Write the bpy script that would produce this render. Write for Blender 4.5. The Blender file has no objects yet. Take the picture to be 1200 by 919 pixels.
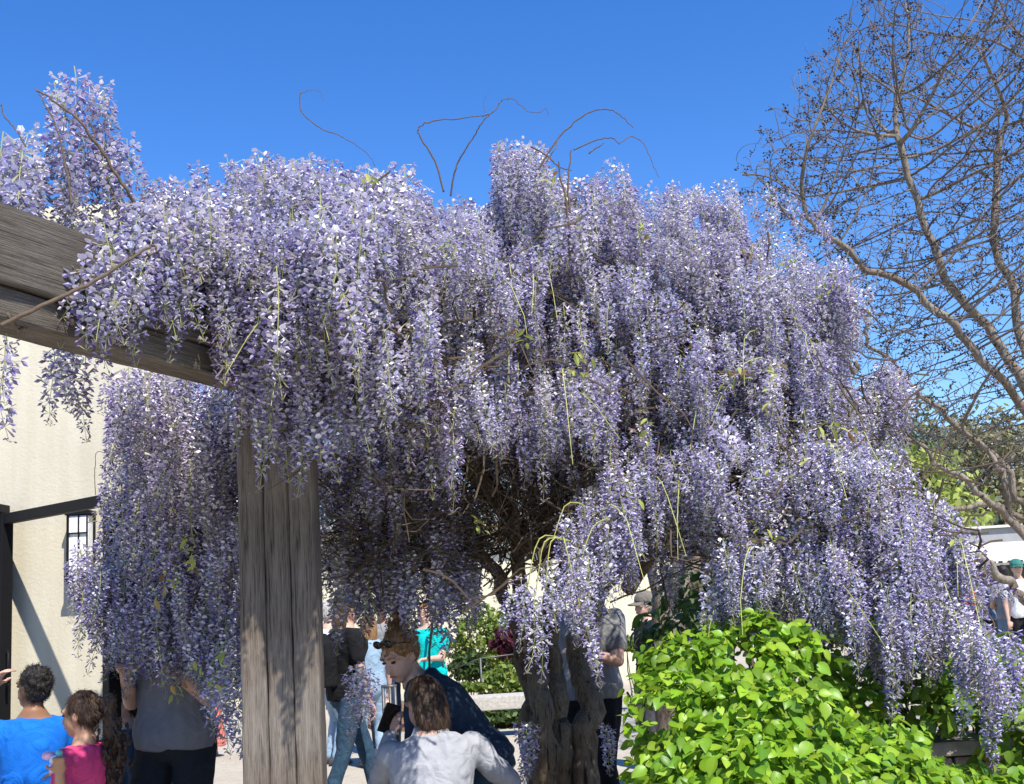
import bpy, bmesh, math, random
import numpy as np
from mathutils import Vector, Matrix, Euler, noise as mnoise
R = math.radians
random.seed(7); rng = np.random.default_rng(7)
sc = bpy.context.scene
col = sc.collection

# ------------------------------------------------------------------ camera, sky, sun, exposure
F, ROLL, CAMZ = 1400.0, R(3.5), 1.5
PITCH = math.atan(253.0 / F)
W0, H0 = 1200.0, 919.0
fwd = Vector((0, math.cos(PITCH), math.sin(PITCH)))
up0 = Vector((0, -math.sin(PITCH), math.cos(PITCH)))
rt0 = Vector((1, 0, 0))
cu = up0 * math.cos(ROLL) + rt0 * math.sin(ROLL)
cr = rt0 * math.cos(ROLL) - up0 * math.sin(ROLL)
cam_d = bpy.data.cameras.new('camera'); cam = bpy.data.objects.new('camera', cam_d); col.objects.link(cam)
cam_d.sensor_width = 36.0; cam_d.lens = 36.0 * F / W0; cam_d.clip_end = 3000; cam_d.clip_start = 0.05
M = Matrix((cr, cu, -fwd)).transposed().to_4x4(); M.translation = (0, 0, CAMZ)
cam.matrix_world = M
sc.camera = cam

SUN_AZ, SUN_EL = R(27), R(54)          # to the right of straight behind the camera
sun_vec = Vector((math.sin(SUN_AZ) * math.cos(SUN_EL), -math.cos(SUN_AZ) * math.cos(SUN_EL), math.sin(SUN_EL)))
world = bpy.data.worlds.new('World'); sc.world = world; world.use_nodes = True
wn = world.node_tree; wn.nodes.clear()
sky = wn.nodes.new('ShaderNodeTexSky'); sky.sky_type = 'NISHITA'; sky.sun_disc = False
sky.sun_elevation = SUN_EL; sky.sun_rotation = math.pi - SUN_AZ
sky.air_density = 1.0; sky.dust_density = 0.0; sky.ozone_density = 4.0; sky.altitude = 0
hs = wn.nodes.new('ShaderNodeHueSaturation'); hs.inputs['Saturation'].default_value = 1.3; hs.inputs['Hue'].default_value = 0.512
bg = wn.nodes.new('ShaderNodeBackground'); bg.inputs['Strength'].default_value = 0.15
wo = wn.nodes.new('ShaderNodeOutputWorld')
wn.links.new(sky.outputs[0], hs.inputs['Color']); wn.links.new(hs.outputs[0], bg.inputs[0]); wn.links.new(bg.outputs[0], wo.inputs[0])
sd = bpy.data.lights.new('sun', 'SUN'); sd.energy = 4.9; sd.angle = R(0.53); sd.color = (1.0, 0.95, 0.86)
sun = bpy.data.objects.new('sun', sd); col.objects.link(sun)
sun.rotation_euler = (-sun_vec).to_track_quat('-Z', 'Y').to_euler()
sc.view_settings.view_transform = 'Standard'; sc.view_settings.look = 'None'
sc.view_settings.exposure = 0.56; sc.view_settings.gamma = 1.0; sc.view_settings.use_curve_mapping = False
sc.render.engine = 'CYCLES'
sc.cycles.use_denoising = True
sc.cycles.max_bounces = 4; sc.cycles.diffuse_bounces = 1; sc.cycles.transmission_bounces = 2; sc.cycles.glossy_bounces = 2
sc.cycles.transparent_max_bounces = 4

def P(px, py, Y):
    """the world point at distance Y in front of the camera that lies on the line of sight of a photo pixel"""
    d = fwd * F + cr * (px - W0 / 2) - cu * (py - H0 / 2)
    k = Y / d.y
    return Vector((d.x * k, Y, CAMZ + d.z * k))

def GX(px, Y):                       # world x for something standing on the ground
    py = 713 - (px - 600) * math.tan(ROLL) + 40
    return P(px, py, Y).x

# ------------------------------------------------------------------ helpers
def tag(o, label=None, cat=None, group=None, kind=None):
    if label: o['label'] = label
    if cat: o['category'] = cat
    if group: o['group'] = group
    if kind: o['kind'] = kind
    return o

def empty(name, loc=(0, 0, 0), rz=0.0, parent=None):
    o = bpy.data.objects.new(name, None); col.objects.link(o)
    o.location = loc; o.rotation_euler = (0, 0, rz); o.empty_display_size = 0.1
    if parent: o.parent = parent
    return o

class MB:
    def __init__(s): s.v = []; s.f = []; s.c = []; s.m = []
    def add(s, vs, fs, color=None, mi=0):
        b = len(s.v); s.v.extend([tuple(v) for v in vs]); s.f.extend([tuple(i + b for i in f) for f in fs])
        s.m.extend([mi] * len(fs))
        if color is not None: s.c.extend([color] * len(vs))
        return b
    def box(s, c, size, rot=None, mi=0, bevel=0.0, color=None):
        sx, sy, sz = size[0] / 2, size[1] / 2, size[2] / 2
        c = Vector(c); rm = rot.to_matrix() if isinstance(rot, Euler) else (rot if rot is not None else Matrix.Identity(3))
        if bevel <= 0:
            vs = [c + rm @ Vector((x * sx, y * sy, z * sz)) for x in (-1, 1) for y in (-1, 1) for z in (-1, 1)]
            s.add(vs, [(0, 1, 3, 2), (4, 6, 7, 5), (0, 4, 5, 1), (2, 3, 7, 6), (0, 2, 6, 4), (1, 5, 7, 3)], color, mi)
        else:
            bm = bmesh.new(); bmesh.ops.create_cube(bm, size=1.0)
            for v in bm.verts: v.co = Vector((v.co.x * size[0], v.co.y * size[1], v.co.z * size[2]))
            bmesh.ops.bevel(bm, geom=list(bm.edges), offset=bevel, segments=2, affect='EDGES', profile=0.6)
            bm.verts.index_update()
            s.add([c + rm @ v.co for v in bm.verts], [[v.index for v in f.verts] for f in bm.faces], color, mi); bm.free()
    def tube(s, pts, rad, n=6, mi=0, color=None, cap=True):
        pts = [Vector(p) for p in pts]; k = len(pts)
        if not hasattr(rad, '__len__'): rad = [rad] * k
        t = (pts[1] - pts[0]).normalized()
        a = t.orthogonal().normalized(); vs = []
        for i, p in enumerate(pts):
            if i == 0: t = (pts[1] - pts[0])
            elif i == k - 1: t = (pts[-1] - pts[-2])
            else: t = (pts[i + 1] - pts[i - 1])
            t = t.normalized() if t.length > 1e-9 else Vector((0, 0, 1))
            a = a - t * a.dot(t); a = a.normalized() if a.length > 1e-6 else t.orthogonal().normalized()
            b = t.cross(a)
            for j in range(n):
                w = 2 * math.pi * j / n
                vs.append(p + (a * math.cos(w) + b * math.sin(w)) * rad[i])
        fs = [(i * n + j, i * n + (j + 1) % n, (i + 1) * n + (j + 1) % n, (i + 1) * n + j) for i in range(k - 1) for j in range(n)]
        if cap: fs += [tuple(range(n - 1, -1, -1)), tuple(range((k - 1) * n, k * n))]
        return s.add(vs, fs, color, mi)
    def loft(s, rings, n=16, mi=0, color=None):
        """rings: (centre, half-axis a, half-axis b)"""
        vs = []
        for c, a, b in rings:
            for j in range(n):
                w = 2 * math.pi * j / n
                vs.append(Vector(c) + Vector(a) * math.cos(w) + Vector(b) * math.sin(w))
        k = len(rings)
        fs = [(i * n + j, i * n + (j + 1) % n, (i + 1) * n + (j + 1) % n, (i + 1) * n + j) for i in range(k - 1) for j in range(n)]
        fs += [tuple(range(n - 1, -1, -1)), tuple(range((k - 1) * n, k * n))]
        s.add(vs, fs, color, mi)
    def ell(s, c, r, frame=None, nu=12, nv=8, mi=0, color=None):
        c = Vector(c); fr = frame or Matrix.Identity(3)
        if not hasattr(r, '__len__'): r = (r, r, r)
        vs = [c + fr @ Vector((0, 0, -r[2]))]
        for i in range(1, nv):
            ph = -math.pi / 2 + math.pi * i / nv
            for j in range(nu):
                th = 2 * math.pi * j / nu
                vs.append(c + fr @ Vector((r[0] * math.cos(ph) * math.cos(th), r[1] * math.cos(ph) * math.sin(th), r[2] * math.sin(ph))))
        vs.append(c + fr @ Vector((0, 0, r[2]))); last = len(vs) - 1
        fs = [(0, 1 + (j + 1) % nu, 1 + j) for j in range(nu)]
        for i in range(nv - 2):
            for j in range(nu):
                a = 1 + i * nu + j; b = 1 + i * nu + (j + 1) % nu
                fs.append((a, b, b + nu, a + nu))
        o = 1 + (nv - 2) * nu
        fs += [(o + j, o + (j + 1) % nu, last) for j in range(nu)]
        s.add(vs, fs, color, mi)
    def mesh(s, name, mats, smooth=False, origin=None):
        me = bpy.data.meshes.new(name)
        v = s.v if origin is None else [(a - origin[0], b - origin[1], c - origin[2]) for a, b, c in s.v]
        me.from_pydata(v, [], s.f)
        for m in (mats if isinstance(mats, (list, tuple)) else [mats]): me.materials.append(m)
        if any(s.m): me.polygons.foreach_set('material_index', s.m)
        if s.c and len(s.c) == len(s.v):
            at = me.color_attributes.new('Col', 'FLOAT_COLOR', 'POINT')
            at.data.foreach_set('color', np.array([(c[0], c[1], c[2], 1.0) for c in s.c], dtype=np.float32).ravel())
        if smooth: me.polygons.foreach_set('use_smooth', [True] * len(me.polygons))
        me.update(); return me
    def build(s, name, mats, parent=None, smooth=False, local=False):
        """vertices are in world coordinates unless local; the object's origin goes to its parent's place"""
        org = None
        if parent is not None and not local: org = parent.matrix_world.translation if parent.parent else parent.location
        if parent is not None and not local and parent.parent: org = Vector(parent.parent.location) + Vector(parent.location)
        me = s.mesh(name, mats, smooth, org)
        o = bpy.data.objects.new(name, me); col.objects.link(o)
        if parent is not None: o.parent = parent
        return o

def np_mesh(name, verts, faces, mats, colors=None, smooth=False):
    me = bpy.data.meshes.new(name)
    nv, (nf, k) = len(verts), faces.shape
    me.vertices.add(nv); me.vertices.foreach_set('co', np.ascontiguousarray(verts, dtype=np.float32).ravel())
    me.loops.add(nf * k); me.loops.foreach_set('vertex_index', np.ascontiguousarray(faces, dtype=np.int32).ravel())
    me.polygons.add(nf); me.polygons.foreach_set('loop_start', np.arange(0, nf * k, k, dtype=np.int32))
    try: me.polygons.foreach_set('loop_total', np.full(nf, k, dtype=np.int32))
    except Exception: pass
    me.update(calc_edges=True)
    for m in (mats if isinstance(mats, (list, tuple)) else [mats]): me.materials.append(m)
    if colors is not None:
        at = me.color_attributes.new('Col', 'FLOAT_COLOR', 'POINT')
        c4 = np.ones((nv, 4), dtype=np.float32); c4[:, :3] = colors
        at.data.foreach_set('color', c4.ravel())
    if smooth: me.polygons.foreach_set('use_smooth', np.ones(nf, dtype=bool))
    me.validate(); return me

def link_mesh(name, me, parent=None, loc=None):
    o = bpy.data.objects.new(name, me); col.objects.link(o)
    if parent is not None: o.parent = parent
    if loc is not None: o.location = loc
    return o

# ------------------------------------------------------------------ materials
MATS = {}
def newmat(name):
    m = bpy.data.materials.new(name); m.use_nodes = True
    nt = m.node_tree; b = nt.nodes['Principled BSDF']; MATS[name] = m
    return m, nt, b
def N(nt, t, **kw):
    n = nt.nodes.new(t)
    for k, v in kw.items():
        if k in n.inputs: n.inputs[k].default_value = v
        else: setattr(n, k, v)
    return n
def ramp(nt, stops):
    n = nt.nodes.new('ShaderNodeValToRGB'); e = n.color_ramp.elements
    while len(e) < len(stops): e.new(0.5)
    for i, (p, c) in enumerate(stops): e[i].position = p; e[i].color = (*c, 1)
    return n
def plain(name, c, rough=0.7, spec=0.3, bump=0.0, scale=40.0, var=0.15, metal=0.0):
    m, nt, b = newmat(name)
    tc = N(nt, 'ShaderNodeTexCoord')
    no = N(nt, 'ShaderNodeTexNoise', Scale=scale, Detail=5.0); nt.links.new(tc.outputs['Object'], no.inputs['Vector'])
    lo = tuple(x * (1 - var) for x in c); hi = tuple(min(1, x * (1 + var)) for x in c)
    rp = ramp(nt, [(0.3, lo), (0.7, hi)]); nt.links.new(no.outputs['Fac'], rp.inputs['Fac']); nt.links.new(rp.outputs[0], b.inputs['Base Color'])
    b.inputs['Roughness'].default_value = rough; b.inputs['Specular IOR Level'].default_value = spec; b.inputs['Metallic'].default_value = metal
    if bump:
        bp = N(nt, 'ShaderNodeBump', Strength=bump, Distance=0.01); nt.links.new(no.outputs['Fac'], bp.inputs['Height']); nt.links.new(bp.outputs[0], b.inputs['Normal'])
    return m

def cloth(name, c, rough=0.85):
    m, nt, b = newmat(name)
    tc = N(nt, 'ShaderNodeTexCoord')
    no = N(nt, 'ShaderNodeTexNoise', Scale=8.0, Detail=4.0, Distortion=1.6); nt.links.new(tc.outputs['Object'], no.inputs['Vector'])
    n2 = N(nt, 'ShaderNodeTexNoise', Scale=400.0, Detail=1.0); nt.links.new(tc.outputs['Object'], n2.inputs['Vector'])
    rp = ramp(nt, [(0.3, tuple(x * 0.88 for x in c)), (0.7, tuple(min(1, x * 1.1) for x in c))])
    nt.links.new(no.outputs['Fac'], rp.inputs['Fac']); nt.links.new(rp.outputs[0], b.inputs['Base Color'])
    ad = N(nt, 'ShaderNodeMath', operation='MULTIPLY_ADD'); ad.inputs[1].default_value = 0.15
    nt.links.new(n2.outputs['Fac'], ad.inputs[0]); nt.links.new(no.outputs['Fac'], ad.inputs[2])
    bp = N(nt, 'ShaderNodeBump', Strength=0.85, Distance=0.03); nt.links.new(ad.outputs[0], bp.inputs['Height']); nt.links.new(bp.outputs[0], b.inputs['Normal'])
    b.inputs['Roughness'].default_value = rough; b.inputs['Specular IOR Level'].default_value = 0.2
    return m

def wood(name, dark, light, axis_scale=(14, 14, 0.7)):
    m, nt, b = newmat(name)
    tc = N(nt, 'ShaderNodeTexCoord'); mp = N(nt, 'ShaderNodeMapping'); mp.inputs['Scale'].default_value = axis_scale
    nt.links.new(tc.outputs['Object'], mp.inputs['Vector'])
    n1 = N(nt, 'ShaderNodeTexNoise', Scale=3.0, Detail=8.0, Roughness=0.7, Distortion=0.3); nt.links.new(mp.outputs[0], n1.inputs['Vector'])
    n2 = N(nt, 'ShaderNodeTexNoise', Scale=14.0, Detail=4.0, Roughness=0.6); nt.links.new(mp.outputs[0], n2.inputs['Vector'])
    n3 = N(nt, 'ShaderNodeTexNoise', Scale=2.2, Detail=3.0); nt.links.new(tc.outputs['Object'], n3.inputs['Vector'])
    mx = N(nt, 'ShaderNodeMath', operation='MULTIPLY_ADD'); mx.inputs[1].default_value = 0.55
    nt.links.new(n2.outputs['Fac'], mx.inputs[0]); sc_ = N(nt, 'ShaderNodeMath', operation='MULTIPLY'); sc_.inputs[1].default_value = 0.5
    nt.links.new(n1.outputs['Fac'], sc_.inputs[0]); nt.links.new(sc_.outputs[0], mx.inputs[2])
    rp = ramp(nt, [(0.36, dark), (0.48, tuple(0.45 * a + 0.55 * c for a, c in zip(dark, light))), (0.62, light)])
    nt.links.new(mx.outputs[0], rp.inputs['Fac'])
    st = ramp(nt, [(0.35, (0.72, 0.66, 0.6)), (0.65, (1.0, 1.0, 1.0))]); nt.links.new(n3.outputs['Fac'], st.inputs['Fac'])
    mm = N(nt, 'ShaderNodeMixRGB', blend_type='MULTIPLY'); mm.inputs['Fac'].default_value = 1.0
    nt.links.new(rp.outputs[0], mm.inputs['Color1']); nt.links.new(st.outputs[0], mm.inputs['Color2'])
    m4 = N(nt, 'ShaderNodeMapping'); m4.inputs['Scale'].default_value = tuple(a * 2.6 if a > 2 else a * .8 for a in axis_scale); nt.links.new(tc.outputs['Object'], m4.inputs['Vector'])
    n4 = N(nt, 'ShaderNodeTexNoise', Scale=1.6, Detail=2.0); nt.links.new(m4.outputs[0], n4.inputs['Vector'])
    ck = ramp(nt, [(0.30, (0.22, 0.2, 0.19)), (0.37, (1, 1, 1))]); nt.links.new(n4.outputs['Fac'], ck.inputs['Fac'])
    m5 = N(nt, 'ShaderNodeMixRGB', blend_type='MULTIPLY'); m5.inputs['Fac'].default_value = 1.0
    nt.links.new(mm.outputs[0], m5.inputs['Color1']); nt.links.new(ck.outputs[0], m5.inputs['Color2']); nt.links.new(m5.outputs[0], b.inputs['Base Color'])
    bp = N(nt, 'ShaderNodeBump', Strength=0.9, Distance=0.012); nt.links.new(mx.outputs[0], bp.inputs['Height']); nt.links.new(bp.outputs[0], b.inputs['Normal'])
    b.inputs['Roughness'].default_value = 0.85; b.inputs['Specular IOR Level'].default_value = 0.15
    return m

def bark(name, dark, light, scale=(9, 9, 2.0)):
    return wood(name, dark, light, scale)

def leafmat(name, trans=0.35, sat=1.0, gloss=0.35, use_random=True, tints=((0.8, 0.85, 0.75), (1.15, 1.1, 1.0))):
    """colour from the mesh's Col attribute, varied per object or instance, partly translucent"""
    m, nt, b = newmat(name)
    at = N(nt, 'ShaderNodeVertexColor', layer_name='Col')
    oi = N(nt, 'ShaderNodeObjectInfo')
    rp = ramp(nt, [(0.0, tints[0]), (1.0, tints[1])]) if len(tints) == 2 else ramp(nt, [(i / (len(tints) - 1), t) for i, t in enumerate(tints)])
    nt.links.new(oi.outputs['Random'], rp.inputs['Fac'])
    mm = N(nt, 'ShaderNodeMixRGB', blend_type='MULTIPLY'); mm.inputs['Fac'].default_value = 1.0 if use_random else 0.0
    nt.links.new(at.outputs['Color'], mm.inputs['Color1']); nt.links.new(rp.outputs[0], mm.inputs['Color2'])
    nt.links.new(mm.outputs[0], b.inputs['Base Color'])
    b.inputs['Roughness'].default_value = gloss; b.inputs['Specular IOR Level'].default_value = 0.35
    tr = N(nt, 'ShaderNodeBsdfTranslucent'); nt.links.new(mm.outputs[0], tr.inputs['Color'])
    mix = N(nt, 'ShaderNodeMixShader'); mix.inputs['Fac'].default_value = trans
    nt.links.new(b.outputs[0], mix.inputs[1]); nt.links.new(tr.outputs[0], mix.inputs[2])
    nt.links.new(mix.outputs[0], nt.nodes['Material Output'].inputs['Surface'])
    return m

M_post = wood('weathered_post_wood', (0.055, 0.046, 0.038), (0.245, 0.21, 0.175), (16, 16, 0.8))
M_beam = wood('weathered_beam_wood', (0.04, 0.036, 0.032), (0.21, 0.19, 0.165), (0.6, 10, 22))
M_vinebark = bark('wisteria_bark', (0.045, 0.036, 0.028), (0.27, 0.225, 0.17))
M_twig = plain('wisteria_twig', (0.085, 0.062, 0.042), 0.8, 0.2, 0.3, 60)
M_shoot = plain('green_shoot', (0.42, 0.43, 0.12), 0.6, 0.3, 0.0, 30)
M_tendril = plain('tendril_bark', (0.12, 0.085, 0.06), 0.8, 0.2, 0.2, 90)
M_flower = leafmat('wisteria_petal', 0.10, gloss=0.55, tints=((0.72, 0.67, 0.87), (1.03, 1.0, 1.02), (0.82, 0.84, 1.02), (1.10, 1.06, 1.03), (0.60, 0.55, 0.80)))
M_leaf = leafmat('broad_leaf', 0.42, gloss=0.38, tints=((0.7, 0.8, 0.7), (1.0, 1.0, 1.0), (1.2, 1.12, 1.1)))
M_cloud = leafmat('small_leaf', 0.35, gloss=0.6, use_random=False)
M_crape = bark('smooth_tan_bark', (0.075, 0.062, 0.05), (0.34, 0.29, 0.235), (6, 6, 2.5))
M_baretwig = plain('bare_twig', (0.16, 0.135, 0.115), .85, .15, 0, 3, .35)
M_seed = plain('seed_head', (0.045, 0.032, 0.028), 0.9, 0.1, 0.0, 30)
M_iron = plain('black_iron', (0.007, 0.007, 0.008), 0.6, 0.2, 0.1, 120)
M_glass_lamp = plain('frosted_lamp_glass', (0.88, 0.9, 0.92), 0.25, 0.5)
M_trunkfar = plain('far_trunk', (0.16, 0.13, 0.10), 0.9, 0.1, 0.4, 8)

def stucco(name, c):
    m, nt, b = newmat(name)
    tc = N(nt, 'ShaderNodeTexCoord')
    n1 = N(nt, 'ShaderNodeTexNoise', Scale=1.3, Detail=6.0, Roughness=0.6); nt.links.new(tc.outputs['Object'], n1.inputs['Vector'])
    n2 = N(nt, 'ShaderNodeTexNoise', Scale=55.0, Detail=5.0, Roughness=0.65); nt.links.new(tc.outputs['Object'], n2.inputs['Vector'])
    mp = N(nt, 'ShaderNodeMapping'); mp.inputs['Scale'].default_value = (6, 6, 0.5); nt.links.new(tc.outputs['Object'], mp.inputs['Vector'])
    n3 = N(nt, 'ShaderNodeTexNoise', Scale=2.0, Detail=4.0); nt.links.new(mp.outputs[0], n3.inputs['Vector'])
    rp = ramp(nt, [(0.3, tuple(x * 0.86 for x in c)), (0.65, c)]); nt.links.new(n1.outputs['Fac'], rp.inputs['Fac'])
    r3 = ramp(nt, [(0.32, (0.86, 0.84, 0.8)), (0.6, (1, 1, 1))]); nt.links.new(n3.outputs['Fac'], r3.inputs['Fac'])
    mm = N(nt, 'ShaderNodeMixRGB', blend_type='MULTIPLY'); mm.inputs['Fac'].default_value = 0.6
    nt.links.new(rp.outputs[0], mm.inputs['Color1']); nt.links.new(r3.outputs[0], mm.inputs['Color2']); nt.links.new(mm.outputs[0], b.inputs['Base Color'])
    bp = N(nt, 'ShaderNodeBump', Strength=0.28, Distance=0.01); nt.links.new(n2.outputs['Fac'], bp.inputs['Height']); nt.links.new(bp.outputs[0], b.inputs['Normal'])
    b.inputs['Roughness'].default_value = 0.9; b.inputs['Specular IOR Level'].default_value = 0.15
    return m
M_stucco = stucco('cream_stucco', (0.64, 0.59, 0.46))
M_farwall = stucco('far_cream_wall', (0.74, 0.68, 0.50))

def ground_mat():
    m, nt, b = newmat('pale_aggregate_paving')
    tc = N(nt, 'ShaderNodeTexCoord')
    n1 = N(nt, 'ShaderNodeTexNoise', Scale=0.5, Detail=6.0, Roughness=0.65); nt.links.new(tc.outputs['Object'], n1.inputs['Vector'])
    n2 = N(nt, 'ShaderNodeTexNoise', Scale=70.0, Detail=4.0, Roughness=0.7); nt.links.new(tc.outputs['Object'], n2.inputs['Vector'])
    n3 = N(nt, 'ShaderNodeTexNoise', Scale=9.0, Detail=6.0, Roughness=0.7); nt.links.new(tc.outputs['Object'], n3.inputs['Vector'])
    rp = ramp(nt, [(0.3, (0.42, 0.37, 0.29)), (0.7, (0.56, 0.51, 0.41))]); nt.links.new(n1.outputs['Fac'], rp.inputs['Fac'])
    r2 = ramp(nt, [(0.35, (0.62, 0.6, 0.58)), (0.6, (1.1, 1.08, 1.05))]); nt.links.new(n2.outputs['Fac'], r2.inputs['Fac'])
    r3 = ramp(nt, [(0.35, (0.8, 0.78, 0.75)), (0.55, (1, 1, 1))]); nt.links.new(n3.outputs['Fac'], r3.inputs['Fac'])
    m1 = N(nt, 'ShaderNodeMixRGB', blend_type='MULTIPLY'); m1.inputs['Fac'].default_value = 0.8
    m2 = N(nt, 'ShaderNodeMixRGB', blend_type='MULTIPLY'); m2.inputs['Fac'].default_value = 0.8
    nt.links.new(rp.outputs[0], m1.inputs['Color1']); nt.links.new(r2.outputs[0], m1.inputs['Color2'])
    nt.links.new(m1.outputs[0], m2.inputs['Color1']); nt.links.new(r3.outputs[0], m2.inputs['Color2']); nt.links.new(m2.outputs[0], b.inputs['Base Color'])
    bp = N(nt, 'ShaderNodeBump', Strength=0.4, Distance=0.01); nt.links.new(n2.outputs['Fac'], bp.inputs['Height']); nt.links.new(bp.outputs[0], b.inputs['Normal'])
    b.inputs['Roughness'].default_value = 0.92
    return m
M_ground = ground_mat()
M_mulch = plain('mulch', (0.22, 0.13, 0.075), 0.95, 0.1, 0.8, 25, 0.5)
M_grassland = plain('rough_grass_slope', (0.10, 0.11, 0.045), 0.95, 0.1, 0.6, 1.5, 0.4)
M_stone = plain('pale_bench_stone', (0.46, 0.43, 0.38), 0.9, 0.15, 0.5, 30, 0.18)
M_wallstone = plain('dark_wall_stone', (0.30, 0.27, 0.24), 0.9, 0.15, 0.6, 18, 0.25)

# ------------------------------------------------------------------ setting: ground, hill, buildings
mb = MB(); mb.add([(-600, -200, 0), (600, -200, 0), (600, 900, 0), (-600, 900, 0)], [(0, 1, 2, 3)])
tag(mb.build('ground', M_ground), 'pale sunlit paving of the plaza', 'ground', kind='structure')

def bumpy_sheet(name, poly_fn, nx, ny, mat):
    vs = []; fs = []
    for j in range(ny + 1):
        for i in range(nx + 1): vs.append(poly_fn(i / nx, j / ny))
    for j in range(ny):
        for i in range(nx):
            a = j * (nx + 1) + i; fs.append((a, a + 1, a + nx + 2, a + nx + 1))
    m = MB(); m.add(vs, fs); return m.build(name, mat, smooth=True)
def hillf(u, v):
    x = -160 + 340 * u; y = 44 + 120 * v
    z = 0.05 + 11 * (v ** 0.8) * (0.75 + 0.25 * math.sin(u * 9)) + 0.8 * mnoise.noise(Vector((x * .08, y * .08, 0)))
    return (x, y, z if v > 0 else -0.3)
tag(bumpy_sheet('hillside', hillf, 60, 20, M_grassland), 'wooded slope rising behind the garden buildings', 'hill', kind='structure')

def bed(name, pts, mat, label):
    m = MB(); n = len(pts); bot = [(x, y, -0.05) for x, y in pts]; top = [(x, y, 0.06) for x, y in pts]
    m.add(bot + top, [tuple(range(n, 2 * n))] + [(i, (i + 1) % n, n + (i + 1) % n, n + i) for i in range(n)])
    return tag(m.build(name, mat), label, 'planting bed', kind='structure')
bed('planting_bed', [(GX(440, 16.2), 16.2), (GX(690, 15.8), 15.8), (GX(700, 21), 21), (GX(380, 21), 21)], M_mulch, 'brown mulched bed beyond the stone bench')
bed('planting_bed', [(GX(720, 4.0), 3.7), (3.6, 3.7), (4.6, 8.4), (GX(735, 8.4), 8.4)], M_mulch, 'mulched bed under the bright green shrubs')

# left building: cream wall with a coping
b_left = empty('cream_building', (-4.5, 7.2, 0))
wx1 = GX(196, 6.85)
mb = MB(); mb.box(((-11 + wx1) / 2, 7.15, 1.95), (wx1 + 11, 0.6, 3.9)); mb.build('wall', M_stucco, b_left)
mb = MB(); mb.box(((-11 + wx1) / 2, 7.15, 3.96), (wx1 + 11.1, 0.72, 0.12)); mb.build('coping', M_farwall, b_left)
tag(b_left, 'cream stucco building wall behind the open black gate', 'building')

# ------------------------------------------------------------------ wall lantern
lp = P(89, 640, 6.77)
lan = empty('wall_lantern', (lp.x, 6.85, lp.z))
mb = MB(); mb.box((lp.x - 0.035, 6.80, lp.z - 0.01), (0.025, 0.10, 0.40)); mb.build('side_plate', M_iron, lan)
mb = MB(); mb.box((lp.x + 0.02, 6.835, lp.z), (0.13, 0.02, 0.40)); mb.build('back_plate', M_iron, lan)
mb = MB(); mb.box((lp.x + 0.02, 6.785, lp.z + 0.0), (0.116, 0.08, 0.34), bevel=0.006); mb.build('glass', M_glass_lamp, lan)
mb = MB(); mb.box((lp.x + 0.02, 6.785, lp.z + 0.185), (0.145, 0.10, 0.022)); mb.build('cap', M_iron, lan)
mb = MB(); mb.box((lp.x + 0.02, 6.785, lp.z - 0.18), (0.14, 0.12, 0.03)); mb.build('base', M_iron, lan)
for xx in (-0.033, 0.025, 0.073):
    mb = MB(); mb.box((lp.x + xx, 6.742, lp.z), (0.006, 0.012, 0.335)); mb.build('bar', M_iron, lan)
for zz in (0.07,):
    mb = MB(); mb.box((lp.x + 0.02, 6.738, lp.z + zz), (0.115, 0.010, 0.008)); mb.build('bar', M_iron, lan)
tag(lan, 'black framed wall lantern with frosted panes on the cream wall', 'lantern')

# ------------------------------------------------------------------ open black iron gate
gL = P(6, 606, 6.72); gR = P(131, 588, 6.02)
gate = empty('garden_gate', (gL.x, gL.y, 0))
def bar(a, b, w, d, name, parent, mat=M_iron, bevel=0.004):
    a = Vector(a); b = Vector(b); t = (b - a); L = t.length; t.normalize()
    side = t.cross(Vector((0, 0, 1)))
    if side.length < 1e-3: side = Vector((gR.x - gL.x, gR.y - gL.y, 0))
    side.normalize(); upv = side.cross(t)
    m = Matrix((t, side, upv)).transposed()
    q = MB(); q.box((a + b) / 2, (L, d, w), m, bevel=bevel); return q.build(name, mat, parent)
ztop = (gL.z + gR.z) / 2
gdir = Vector((gR.x - gL.x, gR.y - gL.y, 0)).normalized()
bar((gL.x, gL.y, ztop), (gR.x, gR.y, ztop), 0.058, 0.05, 'top_rail', gate)
for q in (0.0, 1.0):
    p = gL.lerp(gR, q); bar((p.x, p.y, 0.06), (p.x, p.y, ztop + 0.03), 0.068, 0.062, 'stile', gate)
bar((gL.x, gL.y, 0.93), (gR.x, gR.y, 0.93), 0.032, 0.03, 'rail', gate)
bar((gL.x, gL.y, 0.12), (gR.x, gR.y, 0.12), 0.06, 0.05, 'rail', gate)
hp = Vector((gL.x, gL.y, 0)) + gdir * 0.085
mb = MB(); mb.tube([hp + Vector((0, 0, 1.44)) - gdir * .04, hp + Vector((0.0, -0.03, 1.42)), hp + Vector((0, -0.03, 1.27)), hp + Vector((0, 0, 1.25)) - gdir * .04], 0.007, 8); mb.build('handle', M_iron, gate, True)
tag(gate, 'open black metal gate frame hinged beside the cream wall', 'gate')
gp = empty('gate_post', (gL.x - 0.13, gL.y + 0.02, 0))
mb = MB(); mb.box((gL.x - 0.13, gL.y + 0.02, 1.1), (0.16, 0.10, 2.2), bevel=0.006); mb.build('shaft', M_iron, gp)
mb = MB(); mb.box((gL.x - 0.12, gL.y + 0.02, 2.225), (0.22, 0.14, 0.05), bevel=0.006); mb.build('cap', M_iron, gp)
tag(gp, 'square black gate post at the left edge', 'post')

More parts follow.
